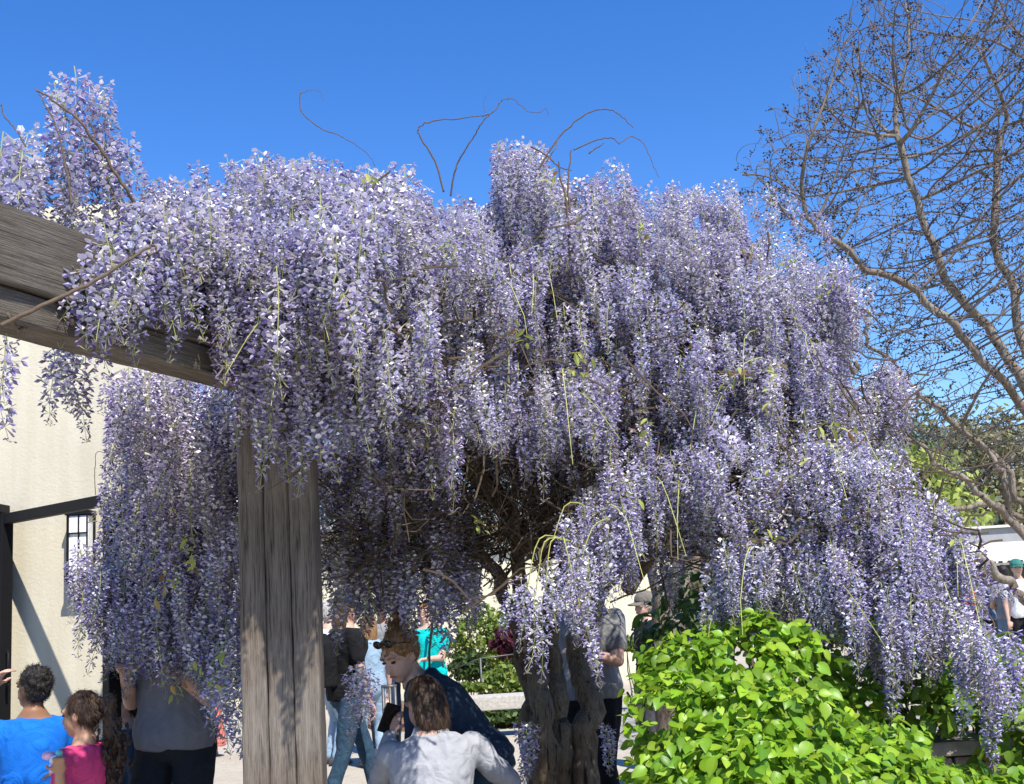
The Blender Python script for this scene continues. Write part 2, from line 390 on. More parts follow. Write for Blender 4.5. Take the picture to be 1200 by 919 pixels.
# ------------------------------------------------------------------ pergola: post of three timbers, stacked beams, rafters
VPx, VPy = 1175, 690
bd = (fwd * F + cr * (VPx - W0 / 2) - cu * (VPy - H0 / 2)); bd.z = 0; bd.normalize()
bang = math.atan2(bd.y, bd.x)
pc = P(322, 725, 4.38)
per = empty('pergola', (pc.x, pc.y, 0))
sidev = Vector((bd.y, -bd.x, 0))                       # towards the camera side, right
ZB = 2.36
def timber(name, c, size, rz, mat, bevel=0.008):
    me = MB(); ax = max(range(3), key=lambda k: size[k]); o1, o2 = [k for k in range(3) if k != ax]
    nr = max(8, int(size[ax] / .05)); h1, h2 = size[o1] / 2, size[o2] / 2; b_ = bevel; vs = []; sd_ = random.random() * 50
    prof = []
    for (sx, sy) in ((1, 1), (-1, 1), (-1, -1), (1, -1)):
        cs = [(1, .0), (.7, .7), (0, 1)] if sx * sy > 0 else [(0, 1), (.7, .7), (1, 0)]
        prof += [(sx * (h1 - b_ + b_ * a), sy * (h2 - b_ + b_ * c_)) for a, c_ in cs]
    for r in range(nr + 1):
        t = -size[ax] / 2 + size[ax] * r / nr
        for (a, c_) in prof:
            v = [0, 0, 0]; v[ax] = t; k_ = 1 + 0.02 * mnoise.noise(Vector((t * 2.1 + sd_, a * 9, c_ * 9))); dd = .0035 * mnoise.noise(Vector((t * 9 + sd_, a * 30, c_ * 30)))
            v[o1] = a * k_ + dd; v[o2] = c_ + dd; vs.append(tuple(v))
    n_ = len(prof)
    fs = [(q_ * n_ + w_, q_ * n_ + (w_ + 1) % n_, (q_ + 1) * n_ + (w_ + 1) % n_, (q_ + 1) * n_ + w_) for q_ in range(nr) for w_ in range(n_)] + [tuple(range(n_ - 1, -1, -1)), tuple(range(nr * n_, (nr + 1) * n_))]
    me.add(vs, fs)
    o = me.build(name, mat, None); o.parent = per
    o.location = Vector(c) - Vector(per.location); o.rotation_euler = (0, 0, rz); return o
pz = R(6)
ca, sa = math.cos(pz), math.sin(pz)
for i, (dx, w, dy) in enumerate([(-0.093, 0.091, 0.0), (0.0, 0.093, 0.006), (0.094, 0.093, -0.003)]):
    timber('post_timber', (pc.x + dx * ca - dy * sa, pc.y + 0.14 + dx * sa + dy * ca, ZB / 2 + 0.0), (w, 0.28, ZB), pz, M_post, 0.012)
bc = Vector((pc.x, pc.y + 0.14, 0)) - sidev * 0.02
b0 = bc - bd * 4.2; b1 = bc + bd * 2.6
mid = (b0 + b1) / 2; L = (b1 - b0).length
timber('upper_beam', (mid.x, mid.y, ZB + 0.21), (L, 0.20, 0.225), bang, M_beam)
timber('lower_beam', (mid.x, mid.y, ZB + 0.048), (L, 0.15, 0.094), bang, M_beam)
tag(per, 'weathered grey timber pergola carrying the wisteria on a built-up post', 'pergola')

# ------------------------------------------------------------------ wisteria
trunk_base = P(662, 915, 6.6); trunk_base.z = 0
wis = empty('wisteria_vine', trunk_base)
tag(wis, 'huge wisteria in bloom with hanging lilac racemes over the pergola', 'wisteria')

def raceme_variant(i):
    rnd = random.Random(100 + i)
    L = rnd.uniform(0.24, 0.40); n = int(L * rnd.uniform(165, 205)); bare = rnd.uniform(0.0, 0.02)
    bend = Vector((rnd.uniform(-.05, .05), rnd.uniform(-.05, .05), 0))
    pale = rnd.uniform(-0.05, 0.15); openness = rnd.uniform(0.75, 1.1)
    q = MB(); k = 7
    def rp(t): return Vector((0, 0, -L * t)) + bend * (t * t) + Vector((0.006 * math.sin(t * 7 + i), 0.006 * math.cos(t * 6 + i), 0))
    stem_c = (0.40, 0.42, 0.13)
    q.tube([rp(j / (k - 1)) for j in range(k)], [0.0018 - 0.0010 * j / (k - 1) for j in range(k)], 3, 0, stem_c)
    stem_idx = lambda t: min(k - 1, int(round(t * (k - 1)))) * 3
    for f in range(n):
        t = bare / L + (1 - bare / L) * ((f + rnd.random()) / n) ** 0.92
        t = min(t, 0.995)
        a = f * 2.39996 + rnd.uniform(-.3, .3)
        s = openness * (1.0 if t < 0.6 else 1.0 - 0.62 * (t - 0.6) / 0.4) * rnd.uniform(0.8, 1.2)
        rad = (0.009 + 0.024 * (1 - max(0, t - 0.15)) ** 0.8) * rnd.uniform(0.65, 1.25) * (0.6 + 0.4 * s)
        out = Vector((math.cos(a), math.sin(a), 0))
        base = rp(t); tip0 = base + out * rad + Vector((0, 0, -0.004 + rnd.uniform(-.006, .010)))
        droop = rnd.uniform(-0.1, 0.95)
        d = (out + Vector((rnd.uniform(-.35, .35), rnd.uniform(-.35, .35), -droop))).normalized()
        side = d.cross(Vector((0, 0, 1)))
        side = side.normalized() if side.length > 1e-3 else Vector((1, 0, 0))
        u = side.cross(d)
        ln = 0.027 * s; wd = 0.0092 * s
        bud = t > 0.86
        v = rnd.random()
        if bud: kc = (0.30 + .1 * v, 0.22 + .08 * v, 0.44 + .1 * v); bc_ = kc
        else:
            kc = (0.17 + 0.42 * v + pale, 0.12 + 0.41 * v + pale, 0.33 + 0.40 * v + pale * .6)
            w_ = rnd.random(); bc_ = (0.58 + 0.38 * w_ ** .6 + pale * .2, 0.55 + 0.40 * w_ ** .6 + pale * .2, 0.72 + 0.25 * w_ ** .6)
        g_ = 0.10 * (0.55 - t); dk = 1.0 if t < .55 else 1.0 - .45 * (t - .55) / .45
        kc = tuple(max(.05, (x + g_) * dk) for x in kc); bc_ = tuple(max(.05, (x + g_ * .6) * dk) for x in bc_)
        # keel and wings: a drop pointing along d, tied to the stem by a thin stalk
        p0 = tip0; p1 = tip0 + d * ln * 0.55; p2 = tip0 + d * ln
        vs = [p0, p1 + side * wd * .62, p1 + u * wd * .55, p1 - side * wd * .62, p1 - u * wd * .75, p2 - u * wd * .2]
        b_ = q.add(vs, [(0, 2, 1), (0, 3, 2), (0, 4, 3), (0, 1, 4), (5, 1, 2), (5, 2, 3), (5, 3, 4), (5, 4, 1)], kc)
        si = stem_idx(t) + f % 3
        q.f.append((si, b_, b_ + 2)); q.m.append(0)
        if f % 2: q.c[b_] = (0.36, 0.36, 0.16)
        if not bud:
            # banner: a broad petal standing up and back from the keel
            f0 = tip0 + u * wd * .2
            lift = rnd.uniform(0.5, 1.25)
            e = (u * lift + d * (0.75 - 0.3 * lift)).normalized() * ln * 0.72
            vs = [f0, f0 + e * .55 + side * wd * 1.15 - u * wd * .1, f0 + e + side * wd * .6 + d * wd * .3, f0 + e * 1.08 - u * wd * .1,
                  f0 + e - side * wd * .6 + d * wd * .3, f0 + e * .55 - side * wd * 1.15 - u * wd * .1]
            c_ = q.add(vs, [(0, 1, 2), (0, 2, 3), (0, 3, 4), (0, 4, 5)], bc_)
            q.f.append((b_, c_, b_ + 2)); q.m.append(0)
    return q.mesh('raceme', M_flower)
NV = 14
RAC = [raceme_variant(i) for i in range(NV)]

# masses of bloom: photo x, y of the middle of the anchors, half sizes, nearest distance, thickness, number
MASS = [
 (78, 104, 46, 20, 3.5, .30, 11), (128, 150, 22, 30, 3.55, .3, 8), (70, 160, 40, 25, 3.5, .3, 9), (40, 205, 50, 40, 3.4, .45, 30), (20, 175, 30, 25, 3.4, .3, 14),
 (150, 270, 60, 50, 3.45, .45, 62), (112, 285, 26, 26, 3.3, .2, 14), (225, 255, 70, 55, 3.6, .6, 95), (285, 300, 60, 60, 3.8, .5, 75),
 (320, 218, 60, 48, 4.0, .9, 105), (415, 250, 85, 60, 3.75, 1.3, 170), (500, 285, 75, 65, 4.3, 1.2, 140), (375, 205, 60, 25, 4.2, 1.0, 50),
 (340, 330, 90, 65, 3.75, .8, 130), (440, 360, 90, 75, 3.9, 1.2, 160), (460, 215, 40, 25, 4.3, .9, 36),
 (375, 430, 62, 30, 4.0, .35, 40), (395, 285, 46, 38, 3.62, .35, 62), (368, 285, 48, 45, 3.75, .4, 80), (300, 430, 25, 25, 4.0, .2, 12),
 (612, 195, 38, 38, 5.0, .6, 55), (660, 255, 90, 60, 5.0, 1.1, 170), (580, 320, 70, 75, 4.7, 1.1, 150), (700, 340, 100, 85, 5.0, 1.1, 190), (560, 255, 40, 20, 4.9, .8, 36),
 (735, 195, 22, 14, 5.2, .3, 5),
 (790, 270, 85, 55, 5.2, 1.2, 160), (875, 320, 85, 72, 5.2, 1.2, 170), (942, 370, 50, 70, 5.3, 1.1, 110), (810, 410, 110, 85, 5.0, 1.1, 190), (910, 440, 80, 60, 5.1, 1.0, 120), (830, 228, 50, 18, 5.5, .8, 26),
 (1035, 445, 30, 26, 5.9, .5, 40), (990, 330, 18, 40, 5.5, .5, 22), (1000, 480, 40, 40, 5.6, .6, 40),
 (540, 440, 65, 55, 4.5, 1.0, 95), (655, 455, 75, 45, 4.8, .8, 85),
 (700, 600, 55, 32, 4.8, .4, 58), (745, 545, 55, 55, 4.9, .7, 78), (670, 640, 30, 20, 4.7, .3, 18),
 (850, 545, 90, 70, 4.8, .8, 140), (865, 640, 45, 25, 4.8, .4, 34), (925, 530, 60, 50, 4.9, .7, 70),
 (985, 555, 85, 50, 4.8, .8, 120), (1065, 620, 65, 45, 4.75, .6, 105), (965, 640, 75, 50, 4.8, .6, 85), (1040, 700, 65, 42, 4.7, .5, 62), (1100, 690, 40, 45, 4.8, .5, 45),
 (1150, 752, 42, 18, 4.6, .3, 20), (1165, 790, 30, 14, 4.6, .2, 7),
 (205, 490, 75, 75, 4.9, 1.0, 190), (262, 480, 30, 45, 5.2, .8, 60), (470, 655, 90, 25, 5.8, .8, 70), (610, 520, 60, 50, 5.9, .8, 70), (190, 590, 60, 70, 5.3, .8, 130), (215, 680, 55, 60, 5.4, .6, 105), (118, 655, 34, 24, 5.5, .4, 40), (165, 695, 40, 40, 5.5, .4, 50), (255, 740, 24, 34, 5.4, .5, 30), (265, 620, 26, 60, 5.3, .6, 50), (165, 440, 35, 25, 4.6, .5, 26),
 (440, 520, 85, 75, 5.4, 1.4, 240), (510, 580, 60, 60, 5.7, 1.2, 130), (350, 560, 50, 60, 5.3, .8, 60), (415, 630, 55, 28, 5.8, 1.0, 50), (535, 660, 50, 18, 5.6, .9, 30), (480, 640, 60, 20, 5.8, .8, 30),
 (480, 320, 200, 80, 5.6, 2.0, 170), (780, 370, 200, 95, 6.2, 2.0, 170), (600, 470, 160, 60, 6.2, 1.6, 90), (860, 560, 120, 70, 6.0, 1.2, 60), (700, 440, 180, 110, 6.4, 1.2, 150), (900, 480, 100, 90, 6.3, 1.0, 70),
 (780, 655, 20, 24, 7.2, .5, 10), (300, 560, 60, 60, 5.6, 1.2, 50),
]
pts = []
for (cx, cy, rx, ry, y0, th, n) in MASS:
    n = int(n * (0.66 if cx < 560 else 0.84))
    for _ in range(n):
        while True:
            a, b = random.uniform(-1, 1), random.uniform(-1, 1)
            if a * a + b * b <= 1: break
        r2 = a * a + b * b
        Y = y0 + th * (0.45 * r2 + 0.75 * random.random() ** 1.4)
        py = cy + b * ry; px = cx + a * rx
        if 580 < px < 680 and 540 < py < 640 and Y < 5.7 and not (px > 660 and py > 575): continue     # the dark hollow above the trunk
        p = P(px, py, Y)
        p += Vector((random.gauss(0, .02), 0, random.gauss(0, .02)))
        pts.append((p, px, py, b))
for (px, py, Y) in [(4, 405, 3.15), (8, 390, 3.3), (72, 405, 4.0), (88, 398, 4.05), (62, 408, 4.1), (98, 402, 4.2), (420, 775, 5.0), (428, 780, 5.05), (413, 782, 5.1), (433, 790, 5.1), (425, 785, 4.95),
                    (616, 852, 5.9), (622, 846, 5.8), (712, 850, 5.9), (708, 846, 5.85), (612, 845, 5.8), (785, 640, 6.0), (755, 215, 5.2), (728, 190, 5.2),
                    (900, 215, 6.2), (925, 222, 6.2), (955, 248, 6.2), (962, 255, 6.15), (260, 800, 5.2), (247, 790, 5.2), (268, 790, 5.25)]:
    pts.append((P(px, py, Y), px, py, 0))
for (px, py) in [(617, 684), (627, 692), (638, 694), (612, 672), (655, 685), (680, 706), (645, 668), (665, 655), (690, 650), (600, 690)]:
    pts.append((P(px, py, 4.62), px, py, 0))
# orientation, size, variant
recs = []
for (p, px, py, b) in pts:
    tilt = random.gauss(0, 0.11); tilt2 = random.gauss(0, 0.11)
    if b < -0.6 and random.random() < 0.14: tilt += random.choice((-1, 1)) * random.uniform(.4, 1.2)
    s = random.uniform(0.72, 1.18) * (1.0 if px < 540 else .86)
    recs.append((p, (tilt, tilt2, random.uniform(0, 6.283)), s, random.randrange(NV), px, py))
# the 300 that show largest: nearest ones in view become parts, the rest one stuff part
camp = Vector((0, 0, CAMZ))
occ = {}
def score(r):
    return r[2] / (r[0] - camp).length
order = sorted(range(len(recs)), key=lambda i: -score(recs[i]))
chosen = []; cell = {}
for i in order:
    p, e, s, v, px, py = recs[i]
    if not (5 < px < 1195 and py < 880): continue
    key = (int(px // 26), int(py // 26))
    if cell.get(key, 0) >= 1: continue
    cell[key] = 1; chosen.append(i)
    if len(chosen) >= 300: break
chs = set(chosen)
have = set(); first = {}
for i in chosen:
    p, e, s, v, px, py = recs[i]
    o = link_mesh('raceme', RAC[v], wis, p - trunk_base)
    o.rotation_euler = e; o.scale = (s, s, s)
    first.setdefault(v, o)
rest = [recs[i] for i in range(len(recs)) if i not in chs]

def scatter(name, parent, origin, recs_, sources):
    me = bpy.data.meshes.new(name)
    me.from_pydata([tuple(r[0] - origin) for r in recs_], [], [])
    a = me.attributes.new('rot', 'FLOAT_VECTOR', 'POINT'); a.data.foreach_set('vector', np.array([r[1] for r in recs_], dtype=np.float32).ravel())
    a = me.attributes.new('size', 'FLOAT', 'POINT'); a.data.foreach_set('value', np.array([r[2] for r in recs_], dtype=np.float32))
    a = me.attributes.new('pick', 'INT', 'POINT'); a.data.foreach_set('value', np.array([r[3] for r in recs_], dtype=np.int32))
    o = link_mesh(name, me, parent)
    ng = bpy.data.node_groups.new(name + '_scatter', 'GeometryNodeTree')
    ng.interface.new_socket('Geometry', in_out='INPUT', socket_type='NodeSocketGeometry')
    ng.interface.new_socket('Geometry', in_out='OUTPUT', socket_type='NodeSocketGeometry')
    gi = ng.nodes.new('NodeGroupInput'); go = ng.nodes.new('NodeGroupOutput')
    ip = ng.nodes.new('GeometryNodeInstanceOnPoints'); ip.inputs['Pick Instance'].default_value = True
    jn = ng.nodes.new('GeometryNodeJoinGeometry')
    for so in sources:
        oi = ng.nodes.new('GeometryNodeObjectInfo'); oi.inputs['Object'].default_value = so; oi.inputs['As Instance'].default_value = True
        ng.links.new(oi.outputs['Geometry'], jn.inputs[0])
    def attr(nm, dt):
        n = ng.nodes.new('GeometryNodeInputNamedAttribute'); n.data_type = dt; n.inputs['Name'].default_value = nm
        return [x for x in n.outputs if x.enabled and x.name == 'Attribute'][0]
    er = ng.nodes.new('FunctionNodeEulerToRotation')
    ng.links.new(attr('rot', 'FLOAT_VECTOR'), er.inputs[0])
    ng.links.new(gi.outputs[0], ip.inputs['Points']); ng.links.new(jn.outputs[0], ip.inputs['Instance'])
    ng.links.new(attr('pick', 'INT'), ip.inputs['Instance Index']); ng.links.new(er.outputs[0], ip.inputs['Rotation'])
    ng.links.new(attr('size', 'FLOAT'), ip.inputs['Scale']); ng.links.new(ip.outputs[0], go.inputs[0])
    md = o.modifiers.new('scatter', 'NODES'); md.node_group = ng
    return o
so = scatter('raceme_mass', wis, trunk_base, rest, [first[v] for v in sorted(first)])
so['kind'] = 'stuff'; so['label'] = 'mass of further lilac flower racemes'

# stems, limbs and twigs of the vine
def wander(pts_, k, amp, seed):
    """resample a polyline smoothly with some waviness"""
    pts_ = [Vector(p) for p in pts_]; out = []
    n = len(pts_)
    for i in range(k):
        t = i / (k - 1) * (n - 1); j = min(int(t), n - 2); f = t - j
        p0 = pts_[max(j - 1, 0)]; p1 = pts_[j]; p2 = pts_[j + 1]; p3 = pts_[min(j + 2, n - 1)]
        q = 0.5 * ((2 * p1) + (-p0 + p2) * f + (2 * p0 - 5 * p1 + 4 * p2 - p3) * f * f + (-p0 + 3 * p1 - 3 * p2 + p3) * f ** 3)
        w = min(1, 4 * i / k) * amp
        q = q + Vector((mnoise.noise(Vector((i * .45, seed, 0))), mnoise.noise(Vector((i * .45, seed, 7))), mnoise.noise(Vector((i * .45, seed, 13))))) * w
        out.append(q)
    return out
def gnarl(o, amp, sc_):
    for v in o.data.vertices:
        n = mnoise.noise(Vector(v.co) * sc_); v.co += Vector(v.normal) * n * amp
STEMS = [
 ([(640, 1010, 6.5), (638, 900, 6.5), (633, 820, 6.5), (626, 770, 6.55), (612, 700, 6.6), (605, 630, 6.3)], .070),
 ([(662, 1010, 6.6), (658, 900, 6.6), (656, 830, 6.6), (645, 760, 6.7), (650, 690, 6.7), (690, 600, 6.5)], .062),
 ([(686, 1010, 6.6), (686, 900, 6.6), (688, 820, 6.65), (676, 760, 6.8), (700, 700, 6.6), (760, 600, 6.4)], .074),
 ([(628, 1010, 6.7), (626, 900, 6.7), (616, 800, 6.75), (600, 720, 6.7), (560, 640, 6.3), (500, 560, 6.0)], .05),
]
for k, (pp, r) in enumerate(STEMS):
    pl = wander([P(*p) for p in pp], 34, 0.05, k * 3.1)
    pl[0].z = min(pl[0].z, -0.05)
    mb = MB(); mb.tube(pl, [r * (1.08 - 0.55 * (i / 33)) for i in range(34)], 14)
    o = mb.build('trunk', M_vinebark, wis, True); gnarl(o, r * .22, 13)
LIMBS = [
 ([(620, 640, 6.3), (560, 560, 6.0), (480, 470, 5.4), (400, 380, 4.9), (330, 300, 4.5), (300, 240, 4.4)], .055),
 ([(640, 650, 6.5), (630, 540, 6.1), (620, 420, 5.7), (610, 320, 5.4), (600, 250, 5.3)], .05),
 ([(720, 580, 6.5), (760, 470, 6.1), (800, 380, 5.8), (850, 310, 5.7), (900, 290, 5.7)], .05),
 ([(735, 690, 6.6), (800, 590, 6.2), (880, 540, 5.7), (960, 540, 5.3), (1060, 600, 5.0)], .045),
 ([(560, 640, 6.3), (470, 590, 5.9), (380, 540, 5.6), (280, 520, 5.4), (180, 540, 5.3)], .035),
 ([(690, 660, 6.7), (670, 520, 6.2), (660, 400, 5.9), (670, 300, 5.6), (650, 225, 5.4)], .035),
 ([(300, 260, 4.4), (240, 280, 4.1), (180, 300, 3.9), (90, 340, 3.5), (0, 380, 3.2)], .02),
 ([(790, 600, 6.4), (850, 480, 5.9), (930, 420, 5.7), (1010, 430, 5.9)], .03),
 ([(480, 470, 5.4), (470, 380, 5.0), (440, 300, 4.7), (420, 230, 4.6)], .03),
]
limb_pts = []
for k, (pp, r) in enumerate(LIMBS):
    pl = wander([P(*p) for p in pp], 26, 0.10, 20 + k * 2.3); limb_pts += pl
    mb = MB(); mb.tube(pl, [r * (1.0 - 0.7 * (i / 25)) for i in range(26)], 8)
    o = mb.build('limb', M_vinebark, wis, True); gnarl(o, r * .3, 14)
kd_l = np.array([list(p) for p in limb_pts])
mb = MB(); mg = MB()
rnd = random.Random(5)
lows = [r for r in recs if (r[5] > 300 and r[4] > 260 and (r[4] < 760 or r[5] > 350)) and not (r[4] < 290 and r[5] < 520) and r[5] < 690]
samp = rnd.sample(lows, min(1100, len(lows)))
for (p, e, s, v, px, py) in samp:
    q = p + Vector((rnd.gauss(0, .8), rnd.uniform(.1, 1.0), rnd.gauss(-.1, .45))).normalized() * rnd.uniform(.15, .55)
    m_ = (p + q) / 2 + Vector((rnd.gauss(0, .05), rnd.gauss(0, .05), rnd.uniform(-.06, .03)))
    pl = wander([q, m_, p], 7, 0.06, rnd.random() * 90)
    mb.tube(pl, [0.006, .0055, .005, .004, .0035, .003, .002], 4)
for (p, e, s, v, px, py) in recs:
    if not (330 < px < 940 and 290 < py < 600) or (px > 760 and py < 350): continue
    for _ in range(1):
        a = p + Vector((rnd.gauss(0, .12), rnd.uniform(.18, .6), rnd.gauss(-.12, .12)))
        b = a + Vector((rnd.gauss(0, 1), rnd.gauss(0, .6), rnd.gauss(-.1, .9))).normalized() * rnd.uniform(.2, .5)
        if b.z > p.z: b.z = p.z - rnd.uniform(0, .1)
        b.z = max(b.z, 1.75)
        r = rnd.uniform(.002, .006); mb.tube(wander([a, a.lerp(b, .5) + Vector((rnd.gauss(0, .07), 0, rnd.gauss(0, .07))), b], 7, .10, px), [r, r * .92, r * .84, r * .76, r * .66, r * .5, r * .3], 3)
# the tangle in the dark hollow above the trunk
for k in range(130):
    a = P(rnd.uniform(560, 690), rnd.uniform(620, 690), rnd.uniform(5.6, 6.6)); b = P(rnd.uniform(540, 720), rnd.uniform(470, 600), rnd.uniform(5.2, 6.6))
    pl = wander([a, a.lerp(b, .5) + Vector((rnd.gauss(0, .12), rnd.gauss(0, .1), rnd.gauss(0, .06))), b], 9, .12, k * .7)
    r = rnd.uniform(.002, .0075); mb.tube(pl, [r * (1 - .09 * i) for i in range(9)], 4)
for k in range(120):
    a = P(rnd.uniform(380, 600), rnd.uniform(600, 700), rnd.uniform(5.6, 6.6)); b = P(rnd.uniform(360, 600), rnd.uniform(520, 640), rnd.uniform(5.2, 6.4))
    pl = wander([a, a.lerp(b, .5) + Vector((rnd.gauss(0, .15), rnd.gauss(0, .1), rnd.gauss(0, .06))), b], 7, .06, k * .9)
    r = rnd.uniform(.002, .006); mb.tube(pl, [r * (1 - .08 * i) for i in range(7)], 4)
o = mb.build('twig_tangle', M_twig, wis); o['kind'] = 'stuff'
# pale green new shoots arching out and down
for k in range(130):
    p, e, s, v, px, py = rnd.choice(lows)
    d = Vector((rnd.gauss(0, .5), rnd.uniform(-.9, -.3), rnd.uniform(-.2, .35))).normalized()
    Ls = rnd.uniform(.15, .38)
    pl = wander([p + d * Ls * t + Vector((0, 0, -1)) * Ls * 1.1 * t * t for t in (0, .3, .6, 1.0)], 6, .03, k * 1.1)
    mg.tube(pl, [.0024, .0022, .002, .0018, .0016, .001], 4)
for (x0, y0, x1, y1) in [(662, 632, 618, 690), (664, 634, 628, 698), (668, 634, 639, 700), (660, 632, 680, 712)]:
    a = P(x0, y0, 4.68); b = P(x1, y1, 4.62); m_ = P((x0 + x1) / 2 - 8, (y0 * .8 + y1 * .2) - 12, 4.6)
    mg.tube(wander([a, m_, b], 9, .004, x1), .0022, 5)
o = mg.build('new_shoots', M_shoot, wis); o['kind'] = 'stuff'

# bare runners and tendrils above the skyline
TEND = [
 ([(352, 108, 4.6), (353, 130, 4.6), (375, 150, 4.6), (400, 160, 4.6), (428, 178, 4.6), (440, 195, 4.6)], .0035),
 ([(352, 110, 4.6), (365, 106, 4.6), (376, 108, 4.6), (378, 118, 4.6)], .0015),
 ([(520, 225, 4.8), (510, 190, 4.8), (492, 160, 4.8), (492, 148, 4.8), (510, 142, 4.8), (545, 138, 4.8), (575, 133, 4.8)], .0055),
 ([(528, 230, 4.9), (535, 195, 4.87), (555, 160, 4.83), (568, 140, 4.8), (578, 131, 4.8)], .0055),
 ([(565, 137, 4.8), (580, 130, 4.8), (588, 118, 4.8), (602, 117, 4.8), (618, 130, 4.8), (632, 132, 4.8), (640, 127, 4.8), (643, 136, 4.8)], .0028),
 ([(568, 132, 4.8), (567, 118, 4.8), (575, 104, 4.8)], .0014),
 ([(630, 200, 5.1), (650, 168, 5.1), (668, 148, 5.1), (690, 132, 5.1), (710, 128, 5.1), (728, 136, 5.1), (742, 150, 5.1)], .006),
 ([(622, 172, 5.1), (640, 182, 5.1), (656, 196, 5.1), (670, 200, 5.1)], .006),
 ([(668, 300, 5.1), (665, 250, 5.1), (656, 200, 5.1), (655, 190, 5.1)], .008),
 ([(668, 250, 5.0), (666, 210, 5.0), (670, 175, 5.0)], .007),
 ([(672, 176, 5.1), (700, 164, 5.1), (718, 162, 5.1), (726, 168, 5.1), (740, 160, 5.2), (755, 170, 5.2), (766, 195, 5.2), (772, 208, 5.2)], .004),
 ([(690, 180, 5.1), (708, 168, 5.1)], .005),
 ([(178, 268, 3.7), (150, 225, 3.6), (120, 180, 3.55), (95, 145, 3.5), (62, 118, 3.5), (42, 104, 3.5)], .0085),
 ([(84, 240, 3.5), (78, 200, 3.5), (66, 150, 3.5), (45, 108, 3.5)], .006),
 ([(140, 250, 3.6), (128, 215, 3.6), (112, 165, 3.6), (105, 120, 3.6)], .0045),
 ([(30, 172, 3.4), (18, 150, 3.4), (4, 135, 3.4), (2, 122, 3.4)], .004),
 ([(0, 382, 3.15), (50, 358, 3.2), (110, 330, 3.3), (150, 305, 3.35), (178, 288, 3.4), (183, 296, 3.4), (170, 300, 3.4)], .0085),
 ([(430, 235, 4.2), (440, 215, 4.2), (458, 200, 4.2)], .010),
 ([(870, 205, 6.2), (900, 208, 6.2), (940, 235, 6.2), (965, 262, 6.2)], .006),
 ([(112, 580, 6.0), (111, 550, 6.0), (114, 530, 6.0), (128, 533, 6.0), (129, 522, 6.0), (120, 518, 6.0)], .003),
 ([(1140, 755, 4.7), (1165, 735, 4.7), (1150, 712, 4.75), (1120, 690, 4.8)], .004),
 ([(1020, 520, 5.8), (1050, 540, 5.8), (1085, 575, 5.7)], .012),
 ([(640, 190, 5.0), (650, 175, 5.0), (655, 160, 5.05)], .004),
]
for k, (pp, r) in enumerate(TEND):
    pl = wander([P(*p) for p in pp], 9 * len(pp), 0.006, k * 1.7)
    n = len(pl); mb = MB(); mb.tube(pl, [.78 * r * (1 - .6 * i / n) for i in range(n)], 6)
    mb.build('runner', M_tendril, wis, True)

# young leaves of the vine: small bronze-green clusters
def leaf_geo(L, Wd, fold=0.25, droop=0.25, cols=None, heart=True):
    """a leaf lying along +Y with its stalk end at the origin, face up"""
    prof = [(0.0, 0.10), (0.08, 0.62), (0.25, 0.98), (0.45, 1.0), (0.68, 0.70), (0.86, 0.30), (1.0, 0.0)] if heart else [(0.0, 0.05), (0.2, 0.6), (0.5, 1.0), (0.8, 0.6), (1.0, 0.0)]
    vs = []; fs = []
    for t, w in prof:
        z = -droop * L * t * t
        y = L * t
        vs += [Vector((-w * Wd / 2, y - (0.06 * L if t < .1 and heart else 0), z + fold * w * Wd / 2)), Vector((0, y, z)), Vector((w * Wd / 2, y - (0.06 * L if t < .1 and heart else 0), z + fold * w * Wd / 2))]
    for i in range(len(prof) - 1):
        a = i * 3; fs += [(a, a + 1, a + 4, a + 3), (a + 1, a + 2, a + 5, a + 4)]
    return vs, fs
yl = MB()
lv, lf = leaf_geo(0.042, 0.017, .3, .3, heart=False)
spots = [(970, 505, 4.7), (962, 498, 4.72), (980, 500, 4.72), (910, 552, 4.7), (857, 443, 4.9), (903, 467, 4.95), (898, 440, 5), (609, 385, 4.7), (680, 415, 4.8), (690, 432, 4.8), (300, 405, 4.0), (328, 398, 4.0), (225, 655, 4.9), (190, 675, 4.9), (190, 580, 4.9), (205, 800, 5.0), (230, 780, 5.0), (560, 615, 5.2), (935, 555, 4.7), (650, 205, 5.0), (215, 640, 4.95), (265, 770, 4.9)]
for _ in range(60):
    r_ = rnd.choice(recs); spots.append((r_[4], r_[5], r_[0].y - .05))
for (px, py, Y) in spots:
    c = P(px, py, Y)
    for k in range(rnd.randint(4, 9)):
        m_ = Euler((rnd.uniform(-1.2, .6), rnd.uniform(-.6, .6), rnd.uniform(0, 6.28))).to_matrix()
        s = rnd.uniform(.7, 1.4); o_ = Vector((rnd.gauss(0, .025), rnd.gauss(0, .025), rnd.gauss(0, .03)))
        cc = rnd.choice([(0.42, 0.42, 0.10), (0.34, 0.38, 0.09), (0.40, 0.30, 0.10), (0.30, 0.16, 0.06)] if rnd.random() < .4 else [(0.46, 0.48, 0.13), (0.38, 0.43, 0.10)])
        yl.add([c + o_ + m_ @ (v * s) for v in lv], lf, cc)
o = yl.build('young_leaves', M_cloud, wis); o['kind'] = 'stuff'

